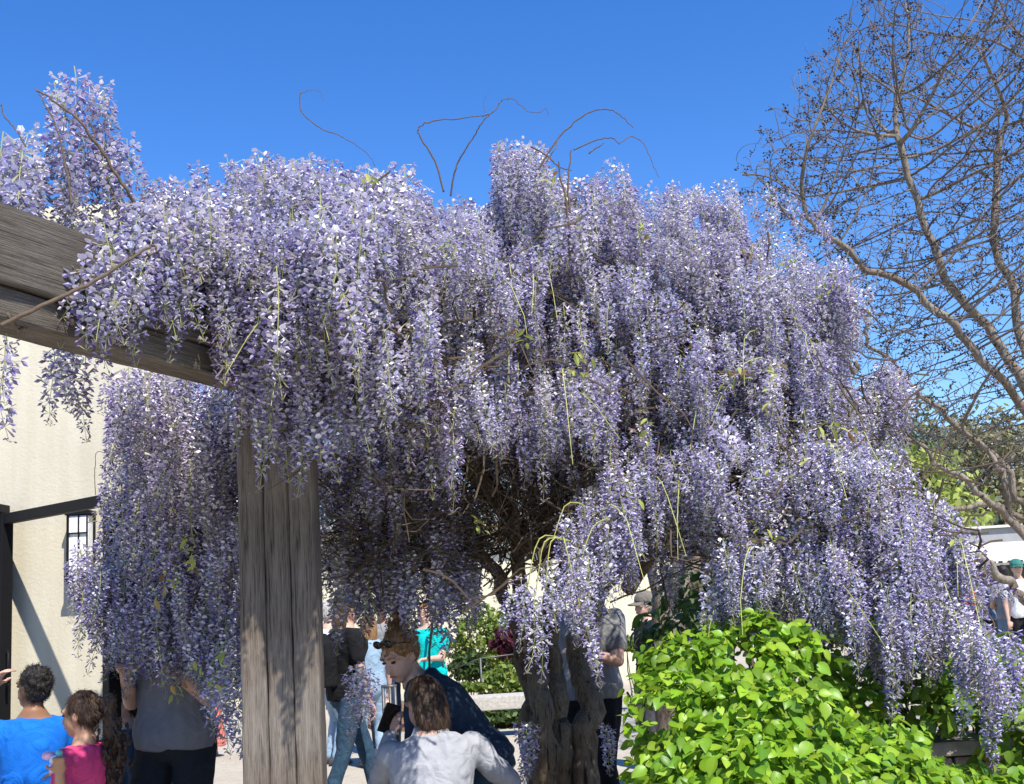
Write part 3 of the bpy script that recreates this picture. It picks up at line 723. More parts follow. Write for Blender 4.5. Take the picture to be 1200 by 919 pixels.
# ------------------------------------------------------------------ leafy shrubs
def shrub(name, lobes, n, leaf, base, label, colors, parts=0, stems=10, px_lim=(0, 1200)):
    """lobes: (centre Vector, radii); leaves on the outer shell, pointing out and drooping"""
    root = empty(name, base); tag(root, label, 'shrub')
    L, Wd = leaf; rn = random.Random(len(lobes) * 31 + n)
    meshes = []
    for k, c in enumerate(colors):
        q = MB(); vs, fs = leaf_geo(L, Wd, rn.uniform(.12, .4), rn.uniform(.1, .45))
        cl = [tuple(x * (0.92 if abs(v.x) > 1e-6 else 1.12) for x in c) for v in vs]
        b0_ = q.add(vs, fs); q.c = cl; meshes.append(q.mesh('leaf', M_leaf, True))
    leaves = []
    for _ in range(n):
        c, r = rn.choices(lobes, weights=[a[1][0] * a[1][2] for a in lobes])[0]
        while True:
            d = Vector((rn.gauss(0, 1), rn.gauss(0, 1), rn.gauss(0, 1)))
            if d.length > .1: break
        d.normalize()
        if d.z < -0.35: d.z = -d.z
        if d.y > 0.3 and rn.random() < .65: d.y = -d.y
        k = rn.uniform(.55, 1.12)
        p = c + Vector((d.x * r[0], d.y * r[1], d.z * r[2])) * k
        if p.z < .05 or mnoise.noise(p * 5.5) < -.32: continue
        nrm = (d * .7 + Vector((0, -.1, .6)) + Vector((rn.gauss(0, .55), rn.gauss(0, .55), rn.gauss(0, .35)))).normalized()
        td = (Vector((d.x, d.y, -.35)) + Vector((rn.gauss(0, .8), rn.gauss(0, .8), rn.gauss(0, .4))))
        td = (td - nrm * td.dot(nrm)).normalized(); xx = td.cross(nrm)
        m3 = Matrix((xx, td, nrm)).transposed()
        leaves.append((p, m3.to_euler(), rn.uniform(.5, 1.25), rn.randrange(len(meshes)), k))
    leaves.sort(key=lambda t: (t[0] - camp).length - 1.2 * t[4])
    fst = {}
    for (p, e, s, v, k) in leaves[:parts]:
        o_ = link_mesh('leaf', meshes[v], root, p - root.location); o_.rotation_euler = e; o_.scale = (s, s, s); fst.setdefault(v, o_)
    restl = leaves[parts:]
    if restl:
        q = MB()
        for (p, e, s, v, k) in restl:
            m3 = e.to_matrix(); me = meshes[v]
            b0_ = len(q.v); q.v.extend([tuple(p + m3 @ (vv.co * s)) for vv in me.vertices])
            q.f.extend([tuple(i + b0_ for i in f.vertices) for f in me.polygons]); q.m.extend([0] * len(me.polygons))
            tint = rn.uniform(.6, 1.25); cc = me.color_attributes['Col'].data
            q.c.extend([(a.color[0] * tint, a.color[1] * tint, a.color[2] * tint) for a in cc])
        o_ = q.build('foliage', M_cloud_leaf, root, True); o_['kind'] = 'stuff'
    for k in range(stems):
        c, r = rn.choice(lobes)
        tip = c + Vector((rn.uniform(-.8, .8) * r[0], rn.uniform(-.8, .8) * r[1], rn.uniform(.0, .7) * r[2]))
        bs = Vector(base) + Vector((rn.uniform(-.12, .12), rn.uniform(-.12, .12), -.02))
        bs.x = bs.x * .6 + c.x * .4
        q = MB(); q.tube(wander([bs, bs.lerp(tip, .5) + Vector((0, 0, .1)), tip], 8, .05, k * 1.3), [.012 - .001 * i for i in range(8)], 5)
        q.build('stem', M_twig, root, True)
    return root
M_cloud_leaf = leafmat('broad_leaf_mass', 0.42, gloss=0.38, use_random=False)
def lob(px, py, Y, rx, ry, rz): return (P(px, py, Y), (rx, ry, rz))
LIME = [(0.23, 0.41, 0.025), (0.29, 0.47, 0.03), (0.16, 0.32, 0.024), (0.35, 0.51, 0.045), (0.21, 0.39, 0.03)]
MIDG = [(0.15, 0.26, 0.030), (0.19, 0.31, 0.035), (0.11, 0.20, 0.025), (0.24, 0.35, 0.04)]
DARKG = [(0.05, 0.11, 0.022), (0.07, 0.14, 0.028), (0.09, 0.17, 0.03)]
rl_ = random.Random(77)
LB = []
for (a_, b_, c_, r_) in [(765, 815, 5.5, .10), (785, 780, 5.6, .13), (815, 790, 5.5, .17), (845, 760, 5.7, .12), (895, 755, 5.6, .13), (925, 770, 5.5, .15), (880, 800, 5.4, .2), (950, 810, 5.3, .18), (800, 840, 5.2, .2), (850, 850, 5.1, .2), (910, 850, 5.1, .22), (785, 870, 5.2, .15), (985, 850, 5.2, .2), (1010, 890, 5.1, .2), (820, 900, 4.95, .2), (880, 905, 4.9, .22), (945, 905, 4.9, .2), (800, 930, 5.1, .18), (770, 910, 5.3, .10), (1000, 930, 4.9, .2), (890, 960, 4.9, .36), (980, 960, 4.9, .36), (900, 745, 5.55, .12), (865, 775, 5.5, .13), (1040, 880, 5.1, .14), (1050, 915, 4.9, .14), (1100, 920, 4.9, .10)]:
    dY = .72 if a_ < 930 else (.40 if b_ > 870 else 0.0); k_ = (c_ - dY) / c_
    LB.append(lob(a_, b_, c_ - dY, r_ * 1.25 * k_, r_ * 1.2 * k_, r_ * k_))
shrub('broadleaf_shrub', LB, 7600, (.051, .038), Vector((GX(870, 4.9), 4.9, 0)), 'bright lime green broad-leaved shrub in full sun right of the trunk', LIME, parts=300)
shrub('broadleaf_shrub', [lob(1100, 830, 5.5, .25, .3, .2), lob(1150, 790, 5.9, .3, .3, .2), lob(1190, 830, 5.6, .25, .3, .26), lob(1060, 860, 5.6, .22, .25, .22), lob(1190, 900, 5.3, .2, .25, .22), lob(1000, 780, 5.9, .35, .3, .22), lob(1075, 830, 5.3, .16, .2, .16), lob(1130, 845, 5.25, .14, .2, .12), lob(1190, 870, 5.2, .16, .2, .2), lob(1050, 800, 5.5, .2, .2, .2)],
      1900, (.066, .050), Vector((GX(1120, 5.8), 5.8, 0)), 'darker green shrub with gaps in the lower right corner', MIDG, parts=180)
shrub('broadleaf_shrub', [lob(1080, 925, 4.9, .30, .2, .10), lob(1150, 925, 4.9, .25, .2, .09)],
      150, (.07, .055), Vector((GX(1110, 4.9), 4.9, 0)), 'low pale-leaved plant in front of the planter wall', LIME, parts=70, stems=4)
shrub('evergreen_shrub', [lob(830, 735, 7.4, .42, .4, .32), lob(785, 760, 7.2, .3, .3, .22), lob(900, 730, 7.5, .4, .35, .38), lob(820, 700, 7.6, .22, .25, .22), lob(930, 760, 7.2, .4, .3, .3), lob(1000, 760, 7.2, .4, .3, .3)],
      900, (.085, .042), Vector((GX(850, 7.5), 7.5, 0)), 'dark evergreen shrub behind the lime green one', DARKG, parts=150)

# dark stone planter wall in the lower right
pw = empty('planter_wall', (GX(1120, 5.35), 5.35, 0))
zt = P(1120, 880, 5.35).z
rr = random.Random(3)
for row in range(4):
    x = GX(1000, 5.35) - rr.uniform(0, .2)
    h = 0.2; z = zt - .12 - row * (h + .012)
    if z < .1: break
    while x < GX(1290, 5.35):
        w = rr.uniform(.28, .5); q = MB()
        q.box((x + w / 2, 5.45 + rr.uniform(-.012, .012), z), (w - .012, .28, h), bevel=.012); q.build('stone', M_wallstone, pw); x += w
q = MB(); q.box((GX(1145, 5.35), 5.44, zt + .02), (1.35, .36, .06), bevel=.01); q.build('coping', M_wallstone, pw)
tag(pw, 'low stone planter wall half hidden by leaves in the lower right', 'wall')

# ------------------------------------------------------------------ bare tree on the right (many stems, tan bark, dark seed heads)
def bare_tree(label):
    base = P(1345, 905, 11.2); base.z = 0
    root = empty('bare_tree', base); tag(root, label, 'tree')
    rn = np.random.default_rng(11)
    seeds = [
     [(1345, 905, 11.2), (1265, 745, 11.0), (1205, 620, 10.8), (1178, 548, 10.7), (1120, 500, 10.5), (1060, 440, 10.4), (1010, 392, 10.3)],
     [(1345, 905, 11.2), (1285, 700, 11.2), (1235, 560, 11.2), (1200, 455, 11.2), (1160, 390, 11.2), (1105, 320, 11.0), (1072, 230, 10.9), (1050, 150, 10.8)],
     [(1345, 905, 11.3), (1275, 640, 11.6), (1225, 480, 11.7), (1190, 350, 11.8), (1160, 260, 11.8), (1185, 140, 11.8)],
     [(1345, 905, 11.1), (1260, 720, 10.6), (1195, 618, 10.3), (1140, 575, 10.1), (1085, 530, 10.0), (1045, 500, 10.0)],
     [(1345, 905, 11.3), (1310, 600, 11.6), (1270, 400, 11.8), (1235, 200, 12), (1205, 60, 12)],
     [(1345, 905, 11.0), (1285, 740, 10.7), (1228, 640, 10.5), (1188, 612, 10.4), (1178, 570, 10.3), (1160, 530, 10.2), (1128, 505, 10.1)],
     [(1345, 905, 11.0), (1255, 760, 10.2), (1212, 715, 9.9), (1180, 682, 9.8), (1142, 650, 9.7)],
     [(1345, 905, 11.3), (1270, 620, 11.0), (1215, 500, 10.7), (1150, 415, 10.4), (1085, 350, 10.2), (1000, 300, 10.1), (945, 255, 10.0)],
     [(1345, 905, 11.1), (1255, 690, 10.9), (1185, 600, 10.7), (1110, 590, 10.6), (1060, 545, 10.5), (1030, 520, 10.5)],
    ]
    nodes = []; parent = []; stem_of = []
    for si, s in enumerate(seeds):
        pl = wander([P(*p) for p in s], 40, .075, 60 + si * 2.2); pl[0] = Vector((base.x + .08 * math.cos(si), base.y + .08 * math.sin(si), -.05))
        prev = -1
        for p in pl:
            nodes.append(tuple(p)); parent.append(prev); prev = len(nodes) - 1; stem_of.append(si)
    # attraction points through the crown
    edge = [(1085, -30), (1030, 0), (985, 45), (945, 95), (945, 130), (905, 160), (885, 205), (868, 225), (905, 262), (950, 300), (1000, 400), (1035, 480), (1060, 520), (1090, 555), (1150, 590), (1200, 560), (1290, 500), (1300, -60)]
    ex = np.array(edge, float)
    def inside(x, y):
        c = False; j = len(ex) - 1
        for i in range(len(ex)):
            if (ex[i, 1] > y) != (ex[j, 1] > y) and x < (ex[j, 0] - ex[i, 0]) * (y - ex[i, 1]) / (ex[j, 1] - ex[i, 1]) + ex[i, 0]: c = not c
            j = i
        return c
    att = []
    while len(att) < 12000:
        x = rn.uniform(860, 1300); y = rn.uniform(-60, 590)
        if inside(x + rn.normal(0, 16), y + rn.normal(0, 16)) and not (1085 < x < 1135 and y < 28):
            if y > 420 and rn.random() < .55: continue
            q_ = P(x, y, rn.uniform(9.4, 12.6))
            if mnoise.noise(q_ * 1.1) < -.28: continue
            att.append(tuple(q_))
    A = np.array(att); alive = np.ones(len(A), bool)
    Nn = np.array(nodes)
    best = np.full(len(A), 1e9); bi = np.zeros(len(A), int)
    def upd(idx):
        for st in range(0, len(idx), 400):
            ii = idx[st:st + 400]
            d = ((A[:, None, :] - Nn[ii][None]) ** 2).sum(2); j = d.argmin(1); dm = d[np.arange(len(A)), j]
            w = dm < best; best[w] = dm[w]; bi[w] = ii[j[w]]
    upd(np.arange(len(Nn)))
    STEP, KILL = .07, .075
    heading = {}
    for it in range(120):
        idx = np.where(alive & (best < .85 ** 2))[0]
        if len(idx) == 0: break
        dirs = {}
        for a in idx:
            v = A[a] - Nn[bi[a]]; L_ = np.linalg.norm(v)
            dirs.setdefault(bi[a], []).append(v / max(L_, 1e-6))
        new = []
        for b_, vs in dirs.items():
            v = np.sum(vs, axis=0) + rn.normal(0, .34, 3) * math.sqrt(len(vs)) * .8 + np.array([0, 0, .28]) * math.sqrt(len(vs))
            if b_ in heading: v = v / (np.linalg.norm(v) + 1e-6) + .5 * heading[b_]
            v /= np.linalg.norm(v) + 1e-9
            q = Nn[b_] + v * STEP
            new.append((q, b_, v))
        st = len(Nn); Nn = np.vstack([Nn, np.array([n_[0] for n_ in new])])
        for k, (q, b_, v) in enumerate(new): parent.append(int(b_)); heading[st + k] = v
        upd(np.arange(st, len(Nn)))
        alive &= best > KILL ** 2
        if len(Nn) > 26000: break
    n = len(Nn); rad = np.zeros(n); child = [[] for _ in range(n)]
    for i in range(n):
        if parent[i] >= 0: child[parent[i]].append(i)
    order_ = np.argsort([0] * n, kind='stable')
    ex_ = 2.5; tipr = .0028
    for i in range(n - 1, -1, -1):
        rad[i] = tipr if not child[i] else sum(rad[c] ** ex_ for c in child[i]) ** (1 / ex_)
    rad = np.minimum(rad, .115)
    for i in range(280, 320): pass
    # chains
    bigs = MB(); stems_ = {}
    def chain_from(i0, pi):
        ch = [pi, i0] if pi >= 0 else [i0]
        i = i0
        while child[i]:
            c = max(child[i], key=lambda k: rad[k])
            for o_ in child[i]:
                if o_ != c: starts.append((o_, i))
            ch.append(c); i = c
        return ch
    starts = [(k * 40, -1) for k in range(len(seeds))]
    tw = MB(); tips = []
    while starts:
        i0, pi = starts.pop()
        ch = chain_from(i0, pi)
        tips.append((Nn[ch[-1]], Nn[ch[-1]] - Nn[ch[-2]] if len(ch) > 1 else np.array([0, 0, 1.])))
        pts_ = [Vector(Nn[c]) for c in ch]; rr_ = [float(rad[c]) for c in ch]
        if pi >= 0: rr_[0] = rr_[1]
        if len(pts_) < 2: continue
        big = max(rr_)
        if pi < 0:
            # the last limb is sawn off short
            rr_ = [max(r, .042 * (1 - (j / len(rr_))) ** 1.1 + .004) for j, r in enumerate(rr_)]
            if i0 == 240: rr_ = [max(r, .036) for r in rr_]
            rr_ = [min(r, .005 + .060 * (1 - j / len(rr_))) for j, r in enumerate(rr_)] if i0 != 240 else rr_
            q = MB(); q.tube(pts_, rr_, 10); q.build('stem', M_crape, root, True)
        elif big > .016:
            q = MB(); q.tube(pts_, rr_, 7); q.build('branch', M_crape, root, True)
        else:
            tw.tube(pts_, rr_, 4 if big < .01 else 5)
    o_ = tw.build('twigs', M_baretwig, root, True); o_['kind'] = 'stuff'
    sd_ = MB(); rs = random.Random(9)
    ov = [Vector(v) for v in ((1, 0, 0), (-1, 0, 0), (0, 1, 0), (0, -1, 0), (0, 0, 1), (0, 0, -1))]
    of = [(0, 2, 4), (2, 1, 4), (1, 3, 4), (3, 0, 4), (2, 0, 5), (1, 2, 5), (3, 1, 5), (0, 3, 5)]
    for p, d in tips:
        if rs.random() < .5: continue
        p = Vector(p); d = Vector(d); d = d.normalized() if d.length > 1e-6 else Vector((0, 0, 1))
        for k in range(rs.randint(4, 8)):
            c = p + d * rs.uniform(-.06, .015) + Vector((rs.gauss(0, .014), rs.gauss(0, .014), rs.gauss(0, .014)))
            s = rs.uniform(.006, .011)
            sd_.add([c + v * s for v in ov], of)
    o_ = sd_.build('seed_heads', M_seed, root); o_['kind'] = 'stuff'
    return root
bare_tree('bare many-stemmed tree with tan bark and dark seed heads on the right')

# ------------------------------------------------------------------ far trees, shrubs
def diamonds(centers, size, rgen, cols, updown=0.5):
    n = len(centers); c = np.asarray(centers)
    a = rgen.normal(0, 1, (n, 3)); a /= np.linalg.norm(a, axis=1)[:, None]
    b = rgen.normal(0, 1, (n, 3)); b -= a * (a * b).sum(1)[:, None]; b /= np.linalg.norm(b, axis=1)[:, None]
    s = (size * rgen.uniform(.6, 1.3, n))[:, None]
    v = np.stack([c - a * s, c + b * s * .55, c + a * s, c - b * s * .55], 1).reshape(-1, 3)
    f = np.arange(n * 4).reshape(n, 4)
    cc = np.asarray(cols)[rgen.integers(0, len(cols), n)] * rgen.uniform(.7, 1.25, (n, 1))
    return v, f, np.repeat(cc, 4, 0)

def far_tree(name, x, y, h, r, cols, label, n=2600, leaf=.16, seed=1, z0=None, bare=.3, group=None, trunk_r=.14):
    g = np.random.default_rng(seed); rn = random.Random(seed)
    z0 = 0 if z0 is None else z0
    root = empty(name, (x, y, z0)); tag(root, label, 'tree', group)
    q = MB(); tp = [Vector((x, y, z0 - .3)), Vector((x + rn.uniform(-.2, .2), y, z0 + h * .4)), Vector((x + rn.uniform(-.3, .3), y, z0 + h * .9))]
    q.tube(wander(tp, 10, .15, seed), [trunk_r * (1 - .085 * i) for i in range(10)], 7); q.build('trunk', M_trunkfar, root, True)
    br = MB(); cents = []
    for k in range(26):
        t = rn.uniform(.25, .95); p0 = Vector((x, y, z0 + h * .85 * t)); a = rn.uniform(0, 6.28); rr_ = r * (1.05 - abs(t - .45) * 1.1) * rn.uniform(.6, 1.05)
        p1 = p0 + Vector((math.cos(a) * rr_, math.sin(a) * rr_, h * rn.uniform(.06, .2)))
        br.tube(wander([p0, p0.lerp(p1, .5) + Vector((0, 0, .15)), p1], 7, .12, k + seed), [.05 - .006 * i for i in range(7)], 4)
        for w in (.55, .8, 1.0): cents.append((p0.lerp(p1, w), rr_ * .26 + .22))
        for w in range(5):
            s_ = p0.lerp(p1, rn.uniform(.4, 1)); e_ = s_ + Vector((rn.gauss(0, .5), rn.gauss(0, .5), rn.uniform(.1, .8))) * (r * .28)
            br.tube([s_, s_.lerp(e_, .5) + Vector((rn.gauss(0, .05), 0, .05)), e_], [.02, .014, .006], 3)
    o_ = br.build('branches', M_trunkfar, root); o_['kind'] = 'stuff'
    cs = []
    per_ = max(1, n // len(cents))
    for c, s in cents:
        cs.append(np.array(c) + g.normal(0, 1, (per_, 3)) * s * np.array([1, 1, .75]))
    cs = np.vstack(cs); cs = cs[cs[:, 2] > z0 + .1]
    v, f, cc = diamonds(cs, leaf, g, cols)
    v = v - np.array([x, y, z0])
    o_ = link_mesh('crown', np_mesh('crown', v, f, M_cloud, cc), root); o_['kind'] = 'stuff'
    return root
SPRING = [(0.33, 0.39, 0.08), (0.28, 0.35, 0.07), (0.38, 0.42, 0.11)]
OLIVE = [(0.28, 0.27, 0.12), (0.24, 0.235, 0.10), (0.33, 0.29, 0.15)]
BLUEG = [(0.15, 0.20, 0.14), (0.18, 0.22, 0.15)]
BROWN = [(0.24, 0.19, 0.125), (0.20, 0.165, 0.10), (0.21, 0.20, 0.10)]
WOODS = [  # photo x, distance, height, radius, colours, label
 (1075, 40, 8.2, 2.0, BLUEG, 'blue-green conifer-like tree at the left end of the wood'),
 (1095, 34, 5.2, 1.7, SPRING, 'fresh light green tree lowest in front of the wood'),
 (1040, 36, 6.0, 2.0, SPRING, 'light green tree glimpsed just right of the bloom'),
 (1130, 46, 8.0, 2.6, OLIVE, 'olive tree in the middle of the wood behind the bare tree'),
 (1165, 50, 8.0, 2.8, BROWN, 'brownish budding tree in the wood above the grey roof'),
 (1200, 44, 7.0, 2.6, OLIVE, 'olive tree at the right edge above the grey roof'),
 (1235, 48, 8.5, 2.8, BROWN, 'brownish tree just past the right edge of the wood'),
 (1000, 42, 7.5, 2.6, OLIVE, 'olive tree hidden behind the right end of the bloom'),
 (940, 40, 6.5, 2.8, BROWN, 'brownish tree behind the bloom right of the middle'),
 (860, 42, 6.5, 2.8, OLIVE, 'olive tree behind the bloom and the evergreen shrub'),
 (800, 38, 6.0, 2.4, BROWN, 'brown budding tree seen in the gap left of the shrubs'),
 (700, 44, 7.0, 3.0, OLIVE, 'olive tree behind the cream building and the trunk'),
 (600, 44, 7.0, 3.0, BROWN, 'brown tree behind the cream building'),
 (500, 44, 6.5, 3.0, OLIVE, 'olive tree behind the cream building left of the trunk'),
]
for i, (px, Y, h, r, cs, lb) in enumerate(WOODS):
    z0 = 0.0 if Y < 44 else 0.4
    far_tree('woodland_tree', GX(px, Y), Y, h, r, cs, lb, n=3200 if cs is not BROWN else 2200, leaf=.13, seed=40 + i, z0=z0, group='trees of the wood behind')

def puff(name, px, py, Y, rx, rz, cols, label, n=1500, leaf=.035, seed=1, cat='shrub', stems=5):
    c = P(px, py, Y); g = np.random.default_rng(seed)
    root = empty(name, (c.x, Y, 0)); tag(root, label, cat)
    d = g.normal(0, 1, (n, 3)); d /= np.linalg.norm(d, axis=1)[:, None]; d *= g.uniform(.35, 1.05, (n, 1)) ** .5
    lump = 1 + .22 * np.sin(d[:, :1] * 7 + seed) * np.cos(d[:, 2:3] * 6 + seed)
    pos = np.array(c) + d * lump * np.array([rx, rx * .8, rz]); pos = pos[pos[:, 2] > .03]
    v, f, cc = diamonds(pos, leaf, g, cols)
    o_ = link_mesh('foliage', np_mesh('foliage', v - np.array([c.x, Y, 0]), f, M_cloud, cc), root); o_['kind'] = 'stuff'
    rn = random.Random(seed)
    for k in range(stems):
        q = MB(); tip = c + Vector((rn.uniform(-.6, .6) * rx, rn.uniform(-.5, .5) * rx, rn.uniform(-.2, .6) * rz))
        b_ = Vector((c.x + rn.uniform(-.1, .1), Y + rn.uniform(-.1, .1), -.02)); q.tube(wander([b_, b_.lerp(tip, .5), tip], 6, .04, k), [.014 - .002 * i for i in range(6)], 5); q.build('stem', M_trunkfar, root, True)
    return root
YG = [(0.20, 0.27, 0.045), (0.26, 0.32, 0.06), (0.14, 0.21, 0.035)]
DG = [(0.05, 0.09, 0.025), (0.07, 0.12, 0.03), (0.10, 0.15, 0.04)]
RED = [(0.11, 0.025, 0.035), (0.16, 0.04, 0.05), (0.08, 0.02, 0.03)]
puff('garden_shrub', 565, 752, 19, .55, .50, YG, 'yellow-green shrub beyond the left end of the stone bench', 2200, .05, 1)
puff('garden_shrub', 605, 745, 19.5, .5, .65, YG, 'taller yellow-green shrub behind the wisteria trunk', 2200, .05, 2)
puff('garden_shrub', 548, 782, 18, .30, .20, DG, 'small dark clipped shrub on the mulch bed', 900, .045, 3)
puff('garden_shrub', 598, 752, 17.5, .28, .22, RED, 'dark red leaved small shrub left of the trunk', 1500, .045, 4)
puff('garden_shrub', 592, 800, 16.8, .34, .24, YG, 'low leafy perennial clump on the mulch bed', 1100, .05, 5)
puff('garden_shrub', 575, 838, 16.0, .5, .15, DG, 'dark green ground plants right behind the bench legs', 1300, .05, 6)
puff('garden_shrub', 620, 838, 16.0, .5, .15, DG, 'dark green ground plants behind the bench and trunk', 1300, .05, 7)
puff('garden_shrub', 545, 806, 16.4, .35, .05, YG, 'low strip of pale green ground cover at the bed edge', 700, .05, 8, stems=2)
puff('garden_shrub', 735, 755, 17, .30, .10, YG, 'small bright green tuft below the cream wall by the capped man', 500, .05, 9, stems=2)
puff('garden_shrub', 650, 760, 19, .6, .5, DG, 'dark shrub hidden behind the wisteria trunk', 1200, .06, 10)

def crape_small():
    b_ = P(775, 790, 9.6); b_.z = 0
    root = empty('small_tree', b_); tag(root, 'pale-barked small tree with forked stems behind the evergreen shrub', 'tree')
    for k, pp in enumerate([[(772, 800, 9.6), (772, 740, 9.6), (768, 690, 9.5), (760, 640, 9.4)], [(776, 800, 9.6), (782, 730, 9.6), (786, 690, 9.7), (800, 640, 9.8)], [(780, 800, 9.6), (790, 735, 9.7), (800, 700, 9.8), (820, 650, 9.9)]]):
        pl = wander([P(*p) for p in pp], 14, .03, k * 2); pl[0].z = -.02
        q = MB(); q.tube(pl, [.06 - .002 * i for i in range(14)], 9); q.build('trunk', M_crape, root, True)
    return root
crape_small()

# ------------------------------------------------------------------ stone bench, rails, far buildings
bp_ = P(578, 812, 14.8)
bn = empty('stone_bench', (bp_.x, 14.9, 0)); bzt = .47
bl, br_ = GX(529, 14.8), GX(640, 14.8)
q = MB(); q.box(((bl + br_) / 2, 14.9, bzt - .07), (br_ - bl, .45, .16), bevel=.012); q.build('seat', M_stone, bn)
for xx in (bl + .22, br_ - .22):
    q = MB(); q.box((xx, 14.9, (bzt - .15) / 2), (.12, .36, bzt - .155), Euler((0, R(-8 if xx < bp_.x else 8), 0)), bevel=.01); q.build('leg', M_stone, bn)
tag(bn, 'pale stone slab bench left of the wisteria trunk', 'bench')
M_rail = plain('grey_steel', (0.12, 0.12, 0.12), .5, .4, metal=.6)
rl = empty('handrail', (GX(455, 12), 12, 0))
for px in (447, 455, 461):
    x = GX(px, 12); q = MB(); q.tube([(x, 12, 0), (x, 12, .82)], .016, 8); q.build('post', M_rail, rl, True)
q = MB(); q.tube([(GX(445, 12), 12, .82), (GX(463, 12), 12, .82)], .018, 8); q.build('rail', M_rail, rl, True)
tag(rl, 'short steel handrail beyond the crouching person in grey', 'railing')
r2 = empty('handrail', (GX(570, 17), 17, 0))
for px in (562, 610):
    x = GX(px, 17); q = MB(); q.tube([(x, 17, 0), (x, 17, .85)], .016, 8); q.build('post', M_rail, r2, True)
q = MB(); q.tube([(GX(530, 17), 17, .72), (GX(562, 17), 17, .84), (GX(612, 17), 17, .88)], .009, 8); q.build('rail', M_rail, r2, True)
tag(r2, 'thin steel handrail running through the bed behind the bench', 'railing')

M_roofgrey = plain('grey_roof_metal', (0.30, 0.30, 0.30), .7, .3, .2, 4, .1)
M_dark = plain('dark_glazing', (0.015, 0.016, 0.018), .2, .5)
M_white = plain('white_paint', (0.62, 0.59, 0.50), .7, .3, 0, 6, .05)
fb = empty('far_pavilion', (GX(575, 24), 24, 0))
xl, xr = GX(150, 24), GX(792, 24)
q = MB(); q.box(((xl + xr) / 2, 24.5, 1.6), (xr - xl, 1.0, 3.2)); q.build('wall', M_farwall, fb)
q = MB(); q.box(((xl + xr) / 2, 24.4, 3.28), (xr - xl + .5, 1.8, .16)); q.build('roof_edge', M_roofgrey, fb)
for px in (290, 318):
    x = GX(px, 24)
    q = MB(); q.box((x, 23.99, 1.35), (.5, .06, 1.9)); w_ = q.build('window', M_white, fb)
    q = MB(); q.box((x, 23.97, 1.35), (.4, .04, 1.74)); q.build('pane', M_dark, w_)
tag(fb, 'long cream pavilion wall glimpsed under the bloom', 'building')

cb = empty('low_building', (GX(1190, 30), 30, 0))
xl, xr = GX(1085, 30), GX(1190, 30) + 9
cx = (xl + xr) / 2; wd = xr - xl
q = MB(); q.box((cx, 33, 1.2), (wd - .4, 4.4, 2.4)); q.build('wall', M_dark, cb)
q = MB(); q.box((cx, 32.2, 2.52), (wd + .6, 6.4, .34)); q.build('roof', M_roofgrey, cb)
q = MB(); q.box((cx, 32.2, 2.73), (wd + .8, 6.6, .06)); q.build('roof_edge', M_white, cb)
q = MB(); q.add([(xl, 29.0, 2.35), (xr, 29.0, 2.35), (xr, 28.2, 1.86), (xl, 28.2, 1.86), (xl, 29.0, 2.30), (xr, 29.0, 2.30), (xr, 28.25, 1.80), (xl, 28.25, 1.80)], [(0, 3, 2, 1), (4, 5, 6, 7), (0, 1, 5, 4), (1, 2, 6, 5), (2, 3, 7, 6), (3, 0, 4, 7)]); q.build('awning', M_white, cb)
k = 0; x = xl + .5
while x < xr - .2:
    q = MB(); q.box((x, 28.19, 1.875), (.10, .012, .05)); q.build('valance_mark', M_dark, cb); x += .16 + .05 * (k % 3); k += 1
    if k > 40: break
for k in range(8):
    x = xl + .3 + k * 1.35; q = MB(); q.box((x, 30.74, 1.15), (.09, .10, 2.3)); q.build('mullion', M_roofgrey, cb)
tag(cb, 'low grey-roofed building with pale awning at the right edge', 'building')

# ------------------------------------------------------------------ people
def skin_mat(name, c):
    m, nt, b = newmat(name)
    tc = N(nt, 'ShaderNodeTexCoord'); no = N(nt, 'ShaderNodeTexNoise', Scale=18.0, Detail=4.0); nt.links.new(tc.outputs['Object'], no.inputs['Vector'])
    rp = ramp(nt, [(0.3, (c[0] * .9, c[1] * .84, c[2] * .82)), (0.7, c)]); nt.links.new(no.outputs['Fac'], rp.inputs['Fac']); nt.links.new(rp.outputs[0], b.inputs['Base Color'])
    b.inputs['Roughness'].default_value = .5; b.inputs['Specular IOR Level'].default_value = .3
    return m
S_FAIR = skin_mat('fair_skin', (0.60, 0.38, 0.29)); S_TAN = skin_mat('tan_skin', (0.46, 0.27, 0.17)); S_BROWN = skin_mat('brown_skin', (0.28, 0.145, 0.08))
def hair_mat(name, c):
    m, nt, b = newmat(name)
    tc = N(nt, 'ShaderNodeTexCoord'); mp = N(nt, 'ShaderNodeMapping'); mp.inputs['Scale'].default_value = (60, 60, 14); nt.links.new(tc.outputs['Object'], mp.inputs['Vector'])
    no = N(nt, 'ShaderNodeTexNoise', Scale=2.0, Detail=5.0); nt.links.new(mp.outputs[0], no.inputs['Vector'])
    rp = ramp(nt, [(0.35, tuple(x * .45 for x in c)), (0.65, tuple(x * 1.5 for x in c))]); nt.links.new(no.outputs['Fac'], rp.inputs['Fac']); nt.links.new(rp.outputs[0], b.inputs['Base Color'])
    bp = N(nt, 'ShaderNodeBump', Strength=.8, Distance=.01); nt.links.new(no.outputs['Fac'], bp.inputs['Height']); nt.links.new(bp.outputs[0], b.inputs['Normal'])
    b.inputs['Roughness'].default_value = .45; b.inputs['Specular IOR Level'].default_value = .35
    return m
H_BLACK = hair_mat('black_hair', (0.018, 0.014, 0.012)); H_DBROWN = hair_mat('dark_brown_hair', (0.05, 0.027, 0.015)); H_BROWN = hair_mat('brown_hair', (0.13, 0.065, 0.03)); H_LBROWN = hair_mat('light_brown_hair', (0.26, 0.14, 0.06)); H_GREY = hair_mat('grey_hair', (0.35, 0.33, 0.31))
